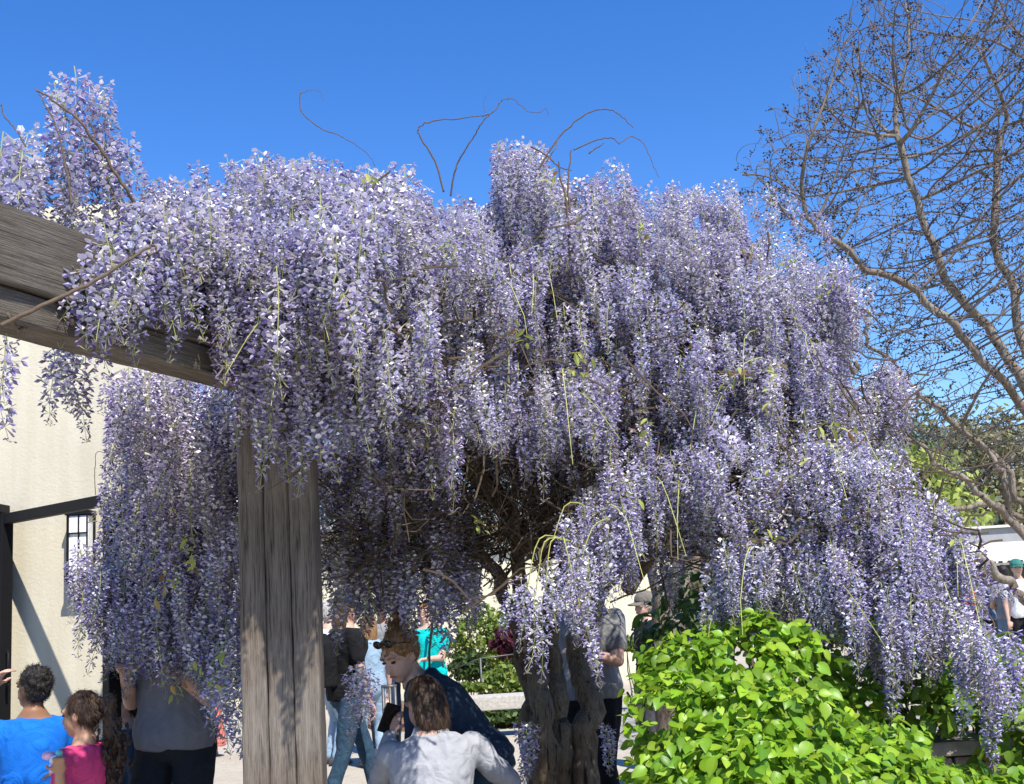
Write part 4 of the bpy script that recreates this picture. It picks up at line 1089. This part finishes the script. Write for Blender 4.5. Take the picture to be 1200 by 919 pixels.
C = {n: cloth(n + '_cloth', c) for n, c in dict(blue=(0.010, 0.17, 0.72), pink=(0.80, 0.075, 0.22), black=(0.012, 0.012, 0.014), polo=(0.20, 0.20, 0.22), trouser=(0.018, 0.022, 0.028), jeans=(0.035, 0.075, 0.12), navy=(0.028, 0.048, 0.085), jacket=(0.40, 0.41, 0.45), teal=(0.0, 0.52, 0.50), lightdenim=(0.32, 0.45, 0.58), yellow=(0.62, 0.42, 0.12), coral=(0.70, 0.20, 0.16), grey=(0.26, 0.26, 0.27), white=(0.75, 0.74, 0.72), denim=(0.16, 0.22, 0.32), cap_blue=(0.02, 0.07, 0.22), cap_grey=(0.20, 0.18, 0.15), cap_teal=(0.05, 0.20, 0.17), red=(0.50, 0.05, 0.04), darkgrey=(0.07, 0.07, 0.075)).items()}
M_eye = plain('eye_dark', (0.02, 0.014, 0.01), .2, .5); M_lip = plain('lip', (0.40, 0.15, 0.13), .5, .3); M_shoe = plain('shoe', (0.06, 0.06, 0.065), .6, .3); M_lens = plain('dark_lens', (0.02, 0.012, 0.008), .15, .6)

DG_ = None
def remeshed(mbd, name, mat, voxel, parent, smooth_it=3, wrinkle=0.0, wscale=(9, 9, 3.5), seed=0):
    me = mbd.mesh(name, mat); o = bpy.data.objects.new(name, me); col.objects.link(o)
    md = o.modifiers.new('r', 'REMESH'); md.mode = 'VOXEL'; md.voxel_size = voxel; md.use_smooth_shade = True
    if smooth_it:
        ms = o.modifiers.new('s', 'SMOOTH'); ms.factor = .5; ms.iterations = smooth_it
    dg = bpy.context.evaluated_depsgraph_get(); dg.update()
    nm = bpy.data.meshes.new_from_object(o.evaluated_get(dg))
    o.modifiers.clear(); o.data = nm; bpy.data.meshes.remove(me); nm.name = name
    if not nm.materials: nm.materials.append(mat)
    nm.polygons.foreach_set('use_smooth', [True] * len(nm.polygons))
    if wrinkle:
        n = len(nm.vertices); no_ = [Vector(v.normal) for v in nm.vertices]
        for v, nn in zip(nm.vertices, no_):
            q = Vector((v.co.x * wscale[0] + seed, v.co.y * wscale[1], v.co.z * wscale[2]))
            v.co += nn * (mnoise.noise(q) * wrinkle + mnoise.noise(q * 2.7) * wrinkle * .45)
    o.parent = parent
    return o

def strands(ho, mat, n, style, hk, root):
    """fine loose strands over a hair mass"""
    rn = random.Random(n); me = ho.data; np_ = len(me.polygons); vs = []; fs = []
    for _ in range(n):
        p = me.polygons[rn.randrange(np_)]; c = Vector(p.center); nn = Vector(p.normal)
        if style == 'afro': d = Vector((rn.gauss(0, 1), rn.gauss(0, 1), rn.gauss(0, 1))); L = .014; lift = .8
        elif style == 'bun': d = Vector((rn.gauss(0, .4), -.6, .7)) + Vector((rn.gauss(0, .35), rn.gauss(0, .35), rn.gauss(0, .35))); L = .03; lift = .22
        else: d = Vector((rn.gauss(0, .25), -.25 + rn.gauss(0, .25), -1)); L = .045; lift = .14
        d = d - nn * d.dot(nn)
        if d.length < 1e-3: continue
        d.normalize(); L *= rn.uniform(.6, 1.3); w = nn.cross(d) * .0009
        m1 = c + d * L * .5 + nn * L * lift * .55; e = c + d * L + nn * L * lift * rn.uniform(.4, 1.2)
        b = len(vs); vs += [c - nn * .002 + w, c - nn * .002 - w, m1 + w, m1 - w, e]; fs += [(b, b + 1, b + 3, b + 2), (b + 2, b + 3, b + 4)]
    q = MB(); q.add(vs, fs); o = q.build('hair_strands', mat, root, False, True); o['kind'] = 'stuff'

def cap_(m, a, b, ra, rb, n=10):
    """tapered capsule"""
    a = Vector(a); b = Vector(b); t = (b - a); L = t.length
    if L < 1e-6: m.ell(a, ra); return
    t.normalize(); e = t.orthogonal().normalized(); g = t.cross(e)
    rings = [(a - t * ra * .98, e * ra * .15, g * ra * .15), (a - t * ra * .7, e * ra * .71, g * ra * .71)]
    for k in range(5):
        f = k / 4; r = ra + (rb - ra) * f; rings.append((a.lerp(b, f), e * r, g * r))
    rings += [(b + t * rb * .7, e * rb * .71, g * rb * .71), (b + t * rb * .98, e * rb * .15, g * rb * .15)]
    m.loft(rings, n)

def ik(a, target, l1, l2, hint):
    a = Vector(a); target = Vector(target); d = target - a; L = min(d.length, (l1 + l2) * .995); d.normalize()
    x = (L * L + l1 * l1 - l2 * l2) / (2 * L); h = math.sqrt(max(l1 * l1 - x * x, 0))
    hint = Vector(hint); hp = hint - d * hint.dot(d); hp = hp.normalized() if hp.length > 1e-4 else d.orthogonal().normalized()
    return a + d * x + hp * h, a + d * L

def person(loc, rz, H, label, skin, top, bottom, hair, hair_style='short', lean=0.0, side_lean=0.0, hip=None, sleeves='short',
           legs=None, hands=None, elbows=None, head=(0, 0, 0), width=1.0, headk=1.0, voxel=.012, cap=None, cap_dir=0, group=None, hood=False, shirt_len=.49, shorts=False, skirt=None, collar=False, fatk=1.0):
    """local frame: +Y forward, +X to the person's right, Z up. hands: {'r': point, 'l': point} in the local frame"""
    root = empty('person', loc, rz); tag(root, label, 'person', group)
    hands = hands or {}; elbows = elbows or {}; legs = legs or {}
    w = width
    hipz = (.53 * H) if hip is None else hip[2]
    pel = Vector((0, 0, hipz)) if hip is None else Vector(hip)
    sp = (Matrix.Rotation(-lean, 3, 'X') @ Matrix.Rotation(side_lean, 3, 'Y')) @ Vector((0, 0, 1))
    r_ = Vector((1, 0, 0)); r_ = (r_ - sp * r_.dot(sp)).normalized(); f_ = sp.cross(r_)
    SPR = [(.465, .060, .048), (.50, .088, .062), (.545, .096, .068), (.61, .080, .060), (.68, .086, .064), (.74, .096, .068), (.785, .100, .060), (.812, .086, .048), (.832, .052, .040), (.86, .033, .036)]
    def sp_at(z): return pel + sp * ((z - .53) * H)
    def torso(m, lo, hi, inf, n=20, wid=1.0):
        for i in range(1): pass
        rings = [(sp_at(z), r_ * (a * H * w * wid + inf), f_ * (b * H * fatk + inf)) for z, a, b in SPR if lo <= z <= hi]
        m.loft(rings, n)
    # head frame
    yaw, pit, rol = head
    hm = Matrix((r_, f_, sp)).transposed() @ Matrix.Rotation(yaw, 3, 'Z') @ Matrix.Rotation(pit, 3, 'X') @ Matrix.Rotation(rol, 3, 'Y')
    hk = H * headk
    if lean > .5:  # keep the head more upright than the back
        up_ = (sp + Vector((0, 0, .9))).normalized(); rr_ = (r_ - up_ * r_.dot(up_)).normalized()
        hm = Matrix((rr_, up_.cross(rr_), up_)).transposed() @ Matrix.Rotation(yaw, 3, 'Z') @ Matrix.Rotation(pit, 3, 'X') @ Matrix.Rotation(rol, 3, 'Y')
    neck = sp_at(.845); hc = neck + sp * (.022 * H) + hm @ Vector((0, .012 * hk, .066 * hk))
    def hp_(x, y, z): return hc + hm @ (Vector((x, y, z)) * hk)
    body = MB()
    torso(body, .46, .87, 0)
    cap_(body, sp_at(.83), hp_(0, -.012, -.03), .033 * H, .031 * hk)
    body.ell(hp_(0, -.008, .012), (.0445 * hk, .056 * hk, .055 * hk), hm, 18, 14)          # skull
    body.ell(hp_(0, .012, -.022), (.038 * hk, .042 * hk, .046 * hk), hm, 16, 12)            # face
    body.ell(hp_(0, .030, -.056), (.020 * hk, .018 * hk, .014 * hk), hm)                     # chin
    cap_(body, hp_(0, .050, .006), hp_(0, .060, -.020), .006 * hk, .0095 * hk, 8)            # nose
    cap_(body, hp_(-.024, .044, .015), hp_(.024, .044, .015), .009 * hk, .009 * hk, 8)        # brow
    cap_(body, hp_(-.010, .050, -.038), hp_(.010, .050, -.038), .006 * hk, .006 * hk, 8)      # lips
    for sx in (-1, 1): body.ell(hp_(sx * .044, -.006, -.008), (.006 * hk, .012 * hk, .019 * hk), hm, 10, 8)
    # arms
    armp = {}
    for k, sx in (('l', -1), ('r', 1)):
        sh = sp_at(.797) + r_ * (sx * .100 * H * w); l1, l2 = .172 * H, .150 * H
        tgt = hands.get(k); tgt = Vector(tgt) if tgt is not None else sh + r_ * (sx * .03 * H) + Vector((0, .03 * H, -.315 * H))
        hint = elbows.get(k, (sx * .6, -.8, -.3))
        el, wr = ik(sh, tgt, l1, l2, hint); armp[k] = (sh, el, wr)
        cap_(body, sh, el, .033 * H, .0245 * H); cap_(body, el, wr, .0245 * H, .0155 * H)
        # hand: palm, four fingers, thumb
        d = (wr - el).normalized(); sidep = d.cross(Vector((0, 0, 1))); sidep = sidep.normalized() if sidep.length > .1 else Vector((0, 1, 0))
        pn = sidep.cross(d)
        pal = wr + d * .028 * H
        fr = Matrix((sidep, pn, d)).transposed()
        body.ell(pal, (.0225 * H, .011 * H, .030 * H), fr, 10, 8)
        for q, (off, ln) in enumerate(((-.016, .038), (-.0055, .044), (.005, .042), (.0155, .033))):
            a = pal + sidep * off * H + d * .022 * H; b = a + (d * .8 - pn * .45).normalized() * ln * .55 * H; c = b + (d * .35 - pn * .9).normalized() * ln * .5 * H
            cap_(body, a, b, .0052 * H, .0047 * H, 6); cap_(body, b, c, .0047 * H, .004 * H, 6)
        a = pal + sidep * (-sx) * .018 * H - d * .008 * H; b = a + (sidep * (-sx) * .7 + d * .6 - pn * .3).normalized() * .026 * H; c = b + (d * .8 - pn * .5).normalized() * .018 * H
        cap_(body, a, b, .0068 * H, .0058 * H, 6); cap_(body, b, c, .0058 * H, .0048 * H, 6)
    # legs
    legp = {}
    for k, sx in (('l', -1), ('r', 1)):
        hj = pel + r_ * (sx * .050 * H * w) - Vector((0, 0, .02 * H))
        ft = legs.get(k); ft = Vector(ft) if ft is not None else Vector((sx * .06 * H, 0, .045 * H))
        kn, an = ik(hj, ft, .245 * H, .235 * H, (sx * .1, 1, .1))
        legp[k] = (hj, kn, an)
        cap_(body, hj, kn, .050 * H * w, .034 * H); cap_(body, kn, an, .034 * H, .021 * H)
    remeshed(body, 'body', skin, voxel, root, 2)
    # face details
    for sx in (-1, 1):
        q = MB(); q.ell(hp_(sx * .0185, .0485, .003), (.0085 * hk, .005 * hk, .0042 * hk), hm, 8, 6); q.build('eye', M_eye, root, True, True)
        q = MB(); q.tube([hp_(sx * .008, .0545, .0155), hp_(sx * .019, .0535, .019), hp_(sx * .031, .046, .0155)], .0026 * hk, 5); q.build('eyebrow', hair, root, True, True)
    q = MB(); q.ell(hp_(0, .0555, -.0385), (.0125 * hk, .004 * hk, .0042 * hk), hm, 10, 6); q.build('mouth', M_lip, root, True, True)
    # clothes
    inf = .011 * (H / 1.7) + .004
    sh_ = MB(); torso(sh_, shirt_len, .833, inf + .012)
    for k, sx in (('l', -1), ('r', 1)):
        a, e, wv = armp[k]
        if sleeves == 'short': cap_(sh_, a, a.lerp(e, .62), .040 * H, .038 * H)
        else:
            cap_(sh_, a, e, .042 * H, .034 * H); cap_(sh_, e, e.lerp(wv, .93), .034 * H, .024 * H)
    if hood:
        sh_.ell(sp_at(.795) - f_ * .045 * H, (.066 * H, .026 * H, .042 * H), Matrix((r_, f_, sp)).transposed(), 14, 10)
        cap_(sh_, sp_at(.82) - r_ * .05 * H + f_ * .01 * H, sp_at(.83) + r_ * .05 * H + f_ * .01 * H, .03 * H, .03 * H)
    if collar: cap_(sh_, sp_at(.838) - r_ * .012 * H, sp_at(.838) + r_ * .012 * H, .040 * H, .040 * H)
    remeshed(sh_, 'shirt' if sleeves == 'short' else 'jacket', top, max(voxel, .010), root, 4, (.012 if sleeves == 'short' else .017) * H / 1.6, seed=H * 7)
    if skirt is not None:
        q = MB(); q.loft([(sp_at(.57), r_ * .098 * H, f_ * .08 * H), (sp_at(.50), r_ * .115 * H, f_ * .09 * H), (Vector((pel.x, pel.y, .28 * H)), r_ * .15 * H, f_ * .12 * H), (Vector((pel.x, pel.y, .10 * H)), r_ * .17 * H, f_ * .14 * H)], 20)
        remeshed(q, 'skirt', skirt, .014, root, 3, .015)
    tr = MB(); torso(tr, .46, .55, inf - .003)
    for k in 'lr':
        a, e, wv = legp[k]
        cap_(tr, a, e, .056 * H * w, .041 * H)
        if not shorts: cap_(tr, e, e.lerp(wv, .96), .041 * H, .033 * H)
    remeshed(tr, 'shorts' if shorts else 'trousers', bottom, max(voxel, .011), root, 3, .010 * H / 1.6, (10, 10, 6), seed=3)
    for k, sx in (('l', -1), ('r', 1)):
        an = legp[k][2]; q = MB()
        g = Vector((sx * .12, 1, 0)).normalized(); base_z = an.z - .042 * H
        b0 = Vector((an.x, an.y, base_z)) - g * .035 * H
        q.loft([(b0 + g * t * H + Vector((0, 0, hz * H)), Vector((g.y, -g.x, 0)) * ww * H, Vector((0, 0, 1)) * hz * H) for t, ww, hz in ((-.012, .012, .012), (0, .024, .026), (.04, .026, .030), (.08, .028, .022), (.115, .028, .017), (.135, .014, .010))], 12)
        q.build('shoe', M_shoe, root, True, True)
    # hair
    hb = MB(); hv = max(.006, voxel * .8)
    if hair_style != 'bald':
        hb.ell(hp_(0, -.016, .020), (.0505 * hk, .058 * hk, .057 * hk), hm, 18, 14)
        if hair_style in ('short', 'afro'):
            hb.ell(hp_(0, -.026, -.004), (.048 * hk, .047 * hk, .050 * hk), hm, 16, 12)
            if hair_style == 'afro':
                rn = random.Random(4)
                for _ in range(130):
                    d = Vector((rn.gauss(0, 1), rn.gauss(0, 1), rn.gauss(0, 1))).normalized()
                    if d.z < -.35 or (d.y > .55 and d.z < .45): continue
                    hb.ell(hc + hm @ (Vector((d.x * .052, d.y * .060 - .016, d.z * .060 + .018)) * hk), .008 * hk, None, 6, 5)
        if hair_style == 'long':
            hb.loft([(hp_(0, -.035, .03), hm @ Vector((.05, 0, 0)) * hk, hm @ Vector((0, .035, 0)) * hk), (hp_(0, -.045, -.03), hm @ Vector((.054, 0, 0)) * hk, hm @ Vector((0, .030, 0)) * hk),
                     (hp_(0, -.045, -.08), hm @ Vector((.052, 0, 0)) * hk, hm @ Vector((0, .026, 0)) * hk), (hp_(0, -.045, -.125), hm @ Vector((.040, 0, 0)) * hk, hm @ Vector((0, .018, 0)) * hk)], 14)
            for sx in (-1, 1): cap_(hb, hp_(sx * .045, -.012, .02), hp_(sx * .050, -.012, -.09), .016 * hk, .010 * hk)
        if hair_style in ('bun', 'pony', 'bob'):
            hb.ell(hp_(0, -.028, .0), (.046 * hk, .046 * hk, .046 * hk), hm, 16, 12)
        if hair_style == 'bob':
            hb.loft([(hp_(0, -.030, .03), hm @ Vector((.052, 0, 0)) * hk, hm @ Vector((0, .04, 0)) * hk), (hp_(0, -.038, -.03), hm @ Vector((.056, 0, 0)) * hk, hm @ Vector((0, .036, 0)) * hk), (hp_(0, -.036, -.075), hm @ Vector((.052, 0, 0)) * hk, hm @ Vector((0, .032, 0)) * hk), (hp_(.004, -.036, -.098), hm @ Vector((.038, 0, 0)) * hk, hm @ Vector((0, .022, 0)) * hk)], 14)
        if hair_style == 'bun':
            rn = random.Random(8)
            for _ in range(16): hb.ell(hp_(rn.gauss(0, .014), -.05 + rn.gauss(0, .012), .070 + rn.gauss(0, .010)), .012 * hk, None, 8, 6)
            for _ in range(50):
                d = Vector((rn.gauss(0, 1), rn.gauss(0, 1), abs(rn.gauss(0, 1)))).normalized(); hb.ell(hc + hm @ (Vector((d.x * .050, d.y * .058 - .016, d.z * .058 + .018)) * hk), .008 * hk, None, 6, 5)
    if hair_style != 'bald':
        ho = remeshed(hb, 'hair', hair, hv, root, 1, .004, (40, 40, 16), seed=1)
        if voxel < .0125: strands(ho, hair, 1500, hair_style, hk, root)
    if hair_style == 'pony':
        pb = MB(); rn = random.Random(6)
        tie = hp_(0, -.078, .030)
        for i in range(300):
            t = rn.random() ** .8; sw = .010 + .030 * math.sin(min(1, t * 1.25) * math.pi * .85)
            c = tie + hm @ (Vector((0, -.035 - .02 * math.sin(t * 3), 0)) * hk) * min(1, t * 4) + Vector((0, 0, -.30 * t * hk)) + Vector((rn.gauss(0, 1), rn.gauss(0, 1), rn.gauss(0, .4))) * sw * .6 * hk
            pb.ell(c, Vector((rn.uniform(.005, .008), rn.uniform(.005, .008), rn.uniform(.009, .014))) * hk, None, 6, 5)
        cap_(pb, hp_(0, -.060, .03), tie, .018 * hk, .016 * hk); cap_(pb, tie, tie + hm @ Vector((0, -.03, -.03)) * hk, .016 * hk, .02 * hk)
        for t in range(6): cap_(pb, tie + hm @ Vector((0, -.035, 0)) * hk + Vector((0, 0, -.045 * t * hk)), tie + hm @ Vector((0, -.035, 0)) * hk + Vector((0, 0, -.045 * (t + 1) * hk)), .022 * hk, .020 * hk if t < 4 else .010 * hk)
        po = remeshed(pb, 'ponytail', hair, .005, root, 1, .004, (60, 60, 40)); strands(po, hair, 900, 'afro', hk, root)
    if cap is not None:
        q = MB(); cm = hm @ Matrix.Rotation(cap_dir, 3, 'Z')
        rings = []
        for t, z in ((1.0, .018), (1.03, .034), (.95, .055), (.72, .074), (.35, .084), (.05, .086)):
            rings.append((hc + hm @ (Vector((0, -.012, z)) * hk), cm @ Vector((.054 * t, 0, 0)) * hk, cm @ Vector((0, .066 * t, 0)) * hk))
        q.loft(rings, 22); co = q.build('cap', cap, root, True, True)
        q = MB(); vs = []; n = 13
        for i in range(n):
            a = math.pi * i / (n - 1); vs += [hc + cm @ (Vector((.05 * math.cos(a), .028 + .02 * math.sin(a), .024)) * hk), hc + cm @ (Vector((.048 * math.cos(a), .035 + .072 * math.sin(a), .018 - .012 * math.cos(a) ** 2)) * hk)]
        vs += [v - hm @ Vector((0, 0, .004)) * hk for v in vs]
        fs = []
        for i in range(n - 1):
            a = 2 * i; b = a + 2 * n; fs += [(a, a + 1, a + 3, a + 2), (b, b + 2, b + 3, b + 1), (a + 1, b + 1, b + 3, a + 3), (a, a + 2, b + 2, b)]
        q.add(vs, fs); q.build('brim', cap, co, False, True)
    root['_'] = 0; del root['_']
    return root, dict(hp=hp_, hm=hm, hk=hk, sp_at=sp_at, r=r_, f=f_, sp=sp, arm=armp, H=H)

def at(px, Y, z=0.0): return (GX(px, Y), Y, z)
def to_local(loc, rz, p):
    d = Vector(p) - Vector(loc); return Matrix.Rotation(-rz, 3, 'Z') @ d

# boy in blue, back turned, looking left
L_ = at(40, 5.5); rz = R(22)
person(L_, rz, 1.38, 'boy in bright blue t-shirt with short dark curls, back turned', S_BROWN, C['blue'], C['darkgrey'], H_BLACK, 'afro', head=(R(45), R(4), 0), headk=.90, voxel=.008, width=1.05,
       hands={'l': (-.20, .26, .72), 'r': (.18, .20, .66)}, elbows={'l': (-1, -.4, -.2)})
# girl in pink in profile
L_ = at(100, 5.15); rz = R(72)
hand = to_local(L_, rz, P(70, 908, 4.9)); hand2 = to_local(L_, rz, P(80, 915, 5.25))
g_, gi = person(L_, rz, 1.26, 'girl in pink t-shirt with a long curly ponytail, in profile', S_TAN, C['pink'], C['navy'], H_DBROWN, 'pony', head=(R(8), R(-6), 0), headk=1.0, voxel=.007,
       hands={'l': hand, 'r': hand2}, elbows={'l': (-.2, -.1, -1), 'r': (.6, -.3, -1)})
# the toy in her hand
tp = P(61, 889, 4.9)
toy = empty('toy', tp)
M_toyp = plain('pink_white_plastic', (0.80, 0.45, 0.60), .35, .4, 0, 12, .3); M_toyt = plain('mint_plastic', (0.25, 0.62, 0.52), .35, .4); M_toyw = plain('white_plastic', (0.78, 0.76, 0.78), .35, .4)
q = MB(); q.ell(tp + Vector((-.015, 0, .012)), (.026, .022, .018)); q.build('shell', M_toyp, toy, True)
q = MB(); q.ell(tp + Vector((.030, -.004, .018)), .014); q.build('ball', M_toyt, toy, True)
q = MB(); q.ell(tp + Vector((.014, -.014, -.004)), (.020, .015, .018)); q.build('bear_ball', M_toyw, toy, True).name = 'white_ball'
q = MB(); q.tube([tp + Vector((.0, 0, -.055)), tp + Vector((.004, 0, 0))], .012, 10); q.build('handle', M_toyp, toy, True)
tag(toy, "small pink, white and mint toy in the girl's raised hand", 'toy')
# adult at the left edge, mostly out of the picture
L_ = at(-104, 5.2); rz = R(-60)
person(L_, rz, 1.58, 'person in dark clothes cut off by the left edge, forearm raised', S_FAIR, C['black'], C['black'], H_DBROWN, 'short', voxel=.009,
       hands={'r': to_local(L_, rz, P(-12, 812, 5.05)), 'l': to_local(L_, rz, P(-8, 908, 4.9))}, elbows={'r': (0, 0, -1), 'l': (-.4, -.5, -1)})
# man in grey polo
L_ = at(206, 6.15); rz = R(165)
person(L_, rz, 1.84, 'man in grey polo shirt and black trousers half behind hanging bloom', S_FAIR, C['polo'], C['trouser'], H_DBROWN, 'short', voxel=.012, width=1.12, fatk=1.25, shirt_len=.50, collar=True,
       hands={'l': (-.12, .26, 1.32), 'r': (.12, .26, 1.30)}, elbows={'l': (-.15, -.1, -1), 'r': (.15, -.1, -1)}, legs={'l': (-.13, .0, .083), 'r': (.13, .02, .083)})
# person behind the gate stile
L_ = at(150, 6.5); rz = R(120)
person(L_, rz, 1.20, 'child in navy behind the right stile of the gate', S_FAIR, C['navy'], C['navy'], H_BLACK, 'short', voxel=.012, sleeves='long', headk=1.2)
# yellow and coral figure beyond
L_ = at(243, 14.5); rz = R(170)
person(L_, rz, 1.25, 'person in yellow top and coral skirt far behind the post', S_TAN, C['yellow'], C['coral'], H_BROWN, 'long', voxel=.016, skirt=C['coral'], hands={'l': (-.2, .2, .8)}, headk=1.1)
# woman in blue cap with backpack, walking right
L_ = at(405, 10.0); rz = R(-62)
w_, wi = person(L_, rz, 1.70, 'woman in blue cap, black t-shirt and jeans with a backpack', S_FAIR, C['black'], C['jeans'], H_BROWN, 'long', voxel=.012, width=1.12, fatk=1.2, head=(R(-18), R(-8), 0), cap=C['cap_blue'],
       legs={'l': (-.09, .26, .08), 'r': (.10, -.22, .085)}, hands={'r': (.24, .12, .82), 'l': (-.22, .10, .84)}, shirt_len=.50)
q = MB(); ba = wi['sp_at'](.69) - wi['f'] * .19
q.ell(ba, (.15, .10, .22), Matrix((wi['r'], wi['f'], wi['sp'])).transposed(), 16, 12)
q.box(ba - wi['sp'] * .03, (.27, .15, .36), Matrix((wi['r'], wi['f'], wi['sp'])).transposed())
bk = empty('backpack', Vector(w_.location), rz); bo = remeshed(q, 'bag', C['black'], .014, bk, 3, .006)
q = MB(); q.ell(ba - wi['f'] * .115 - wi['sp'] * .08, (.10, .045, .10), Matrix((wi['r'], wi['f'], wi['sp'])).transposed(), 12, 8); q.build('pocket', C['darkgrey'], bk, True, True)
for sx in (-1, 1):
    q = MB(); q.tube(wander([wi['sp_at'](.80) + wi['r'] * sx * .10 - wi['f'] * .11, wi['sp_at'](.832) + wi['r'] * sx * .10 + wi['f'] * .0, wi['sp_at'](.76) + wi['r'] * sx * .115 + wi['f'] * .145, wi['sp_at'](.64) + wi['r'] * sx * .165 + wi['f'] * .03], 12, 0, 0), .016, 6); q.build('strap', C['black'], bk, True, True)
tag(bk, "black backpack on the capped woman's back", 'backpack')
# woman in navy hoodie bending forward to the left
L_ = at(550, 5.95); rz = R(84)
n_, ni = person(L_, rz, 1.66, 'woman in navy hoodie with pinned up hair bending forward', S_FAIR, C['navy'], C['jeans'], H_LBROWN, 'bun', lean=R(40), voxel=.008, sleeves='long', head=(R(52), R(-14), R(-16)), hood=True,
       hip=(.0, -.06, .79), hands={'l': (-.14, .42, .72), 'r': (.10, .40, .70)}, legs={'l': (-.1, -.06, .075), 'r': (.1, -.02, .075)})
q = MB(); hpn = ni['hp']
for sx in (-1, 1): q.ell(hpn(sx * .020, .040, .058), (.016 * ni['hk'], .006 * ni['hk'], .012 * ni['hk']), ni['hm'], 12, 8)
sg = empty('sunglasses', n_.location, rz)
for sx in (-1, 1):
    q = MB(); q.ell(hpn(sx * .021, .044, .060), (.017 * ni['hk'], .006 * ni['hk'], .013 * ni['hk']), ni['hm'], 12, 8); q.build('lens', M_lens, sg, True, True)
    q = MB(); q.tube([hpn(sx * .038, .040, .060), hpn(sx * .052, .0, .04), hpn(sx * .050, -.03, .02)], .003, 5); q.build('temple', M_lens, sg, True, True)
q = MB(); q.tube([hpn(-.006, .049, .062), hpn(.006, .049, .062)], .003, 5); q.build('bridge', M_lens, sg, True, True)
tag(sg, "dark sunglasses pushed up on the bending woman's hair", 'sunglasses')
# crouching figure in the pale grey jacket, back turned
L_ = at(503, 5.55); rz = R(14)
c_, ci = person(L_, rz, 1.62, 'crouching person in pale grey jacket with brown hair, back turned', S_FAIR, C['jacket'], C['jeans'], H_DBROWN, 'bob', lean=R(14), voxel=.009, sleeves='long', head=(R(22), R(-10), 0), width=1.12, fatk=1.2, collar=True,
       hip=(0, -.02, .47), legs={'l': (-.12, .14, .075), 'r': (.14, .10, .075)}, hands={'l': to_local(L_, rz, P(460, 862, 5.85)), 'r': (.26, .34, .62)}, elbows={'l': (-.35, -.1, -1), 'r': (1, -.4, -.3)}, shirt_len=.46)
q = MB(); ph = P(456, 842, 5.92); ph_o = empty('phone', ph); q.box(ph, (.075, .010, .145), Euler((R(15), R(20), R(20))), bevel=.004); q.build('case', M_eye, ph_o); q = MB(); q.box(ph + Vector((-.012, -.008, .045)), (.022, .004, .022), Euler((R(15), R(20), R(20)))); q.build('lens', M_lens, ph_o)
tag(ph_o, 'dark phone held up by the crouching person in grey', 'phone')
# teal t-shirt
L_ = at(499, 13.4); rz = R(172)
person(L_, rz, 1.60, 'person in bright teal t-shirt and dark shorts, head behind bloom', S_FAIR, C['teal'], C['navy'], H_LBROWN, 'short', voxel=.014, width=1.36, fatk=1.3, shorts=True, shirt_len=.46,
       hands={'l': (-.06, .30, 1.02), 'r': (.12, .28, .98)})
q = MB(); a = P(503, 764, 13.05); b = P(509, 712, 13.0); st = empty('walking_stick', (a.x, a.y, 0)); q.tube([(a.x - .03, a.y, .02), a, b], [.012, .013, .013], 8); q.build('shaft', M_iron, st, True)
q = MB(); q.ell(b, (.02, .02, .035)); q.build('grip', M_iron, st, True)
tag(st, 'dark stick held in front of the teal t-shirt', 'stick')
L_ = at(433, 12.6); rz = R(20)
person(L_, rz, 1.52, 'person with long light brown hair and pale denim top, back turned', S_FAIR, C['lightdenim'], C['lightdenim'], H_LBROWN, 'long', voxel=.014, shirt_len=.46)
L_ = at(449, 13.6); rz = R(190)
person(L_, rz, 1.70, 'person in grey shirt and dark cap behind the bending woman', S_TAN, C['grey'], C['navy'], H_BLACK, 'short', voxel=.014, cap=C['black'])
L_ = at(386, 13.0); rz = R(-60)
person(L_, rz, 1.68, 'person in white shirt between the post and the capped woman', S_FAIR, C['white'], C['lightdenim'], H_GREY, 'short', voxel=.014, width=1.1, fatk=1.2)
# man behind the trunk
L_ = at(690, 8.2); rz = R(150)
person(L_, rz, 1.76, 'man in grey shirt and black trousers right behind the wisteria trunk', S_FAIR, C['grey'], C['black'], H_GREY, 'short', voxel=.013, width=1.15, fatk=1.3, hands={'l': (-.1, .3, 1.2)})
L_ = at(760, 11.2); rz = R(112)
person(L_, rz, 1.56, 'man in grey cap in profile above the lime green shrub', S_FAIR, C['black'], C['darkgrey'], H_GREY, 'short', voxel=.012, head=(R(5), R(-4), 0), cap=C['cap_grey'])
# group at the right
for (px, Y, rz, H, lb, sk, tp_, bt, hr, hsn, cp, slv) in [
    (1157, 20, R(60), 1.66, 'person in pale denim jacket by the low building', S_FAIR, C['denim'], C['black'], H_DBROWN, 'long', None, 'long'),
    (1181, 19.5, R(10), 1.70, 'person in grey top with back turned by the low building', S_TAN, C['grey'], C['denim'], H_BLACK, 'short', None, 'short'),
    (1198, 19, R(170), 1.76, 'person in white shirt and green cap at the right edge', S_FAIR, C['white'], C['black'], H_BROWN, 'short', C['cap_teal'], 'short'),
    (1138, 20.5, R(150), 1.58, 'person in red top half hidden by the right end of the bloom', S_TAN, C['red'], C['grey'], H_BLACK, 'long', None, 'short')]:
    person(at(px, Y), rz, H, lb, sk, tp_, bt, hr, hsn, voxel=.018, cap=cp, sleeves=slv, hands={'l': (-.1, .26, 1.05)})
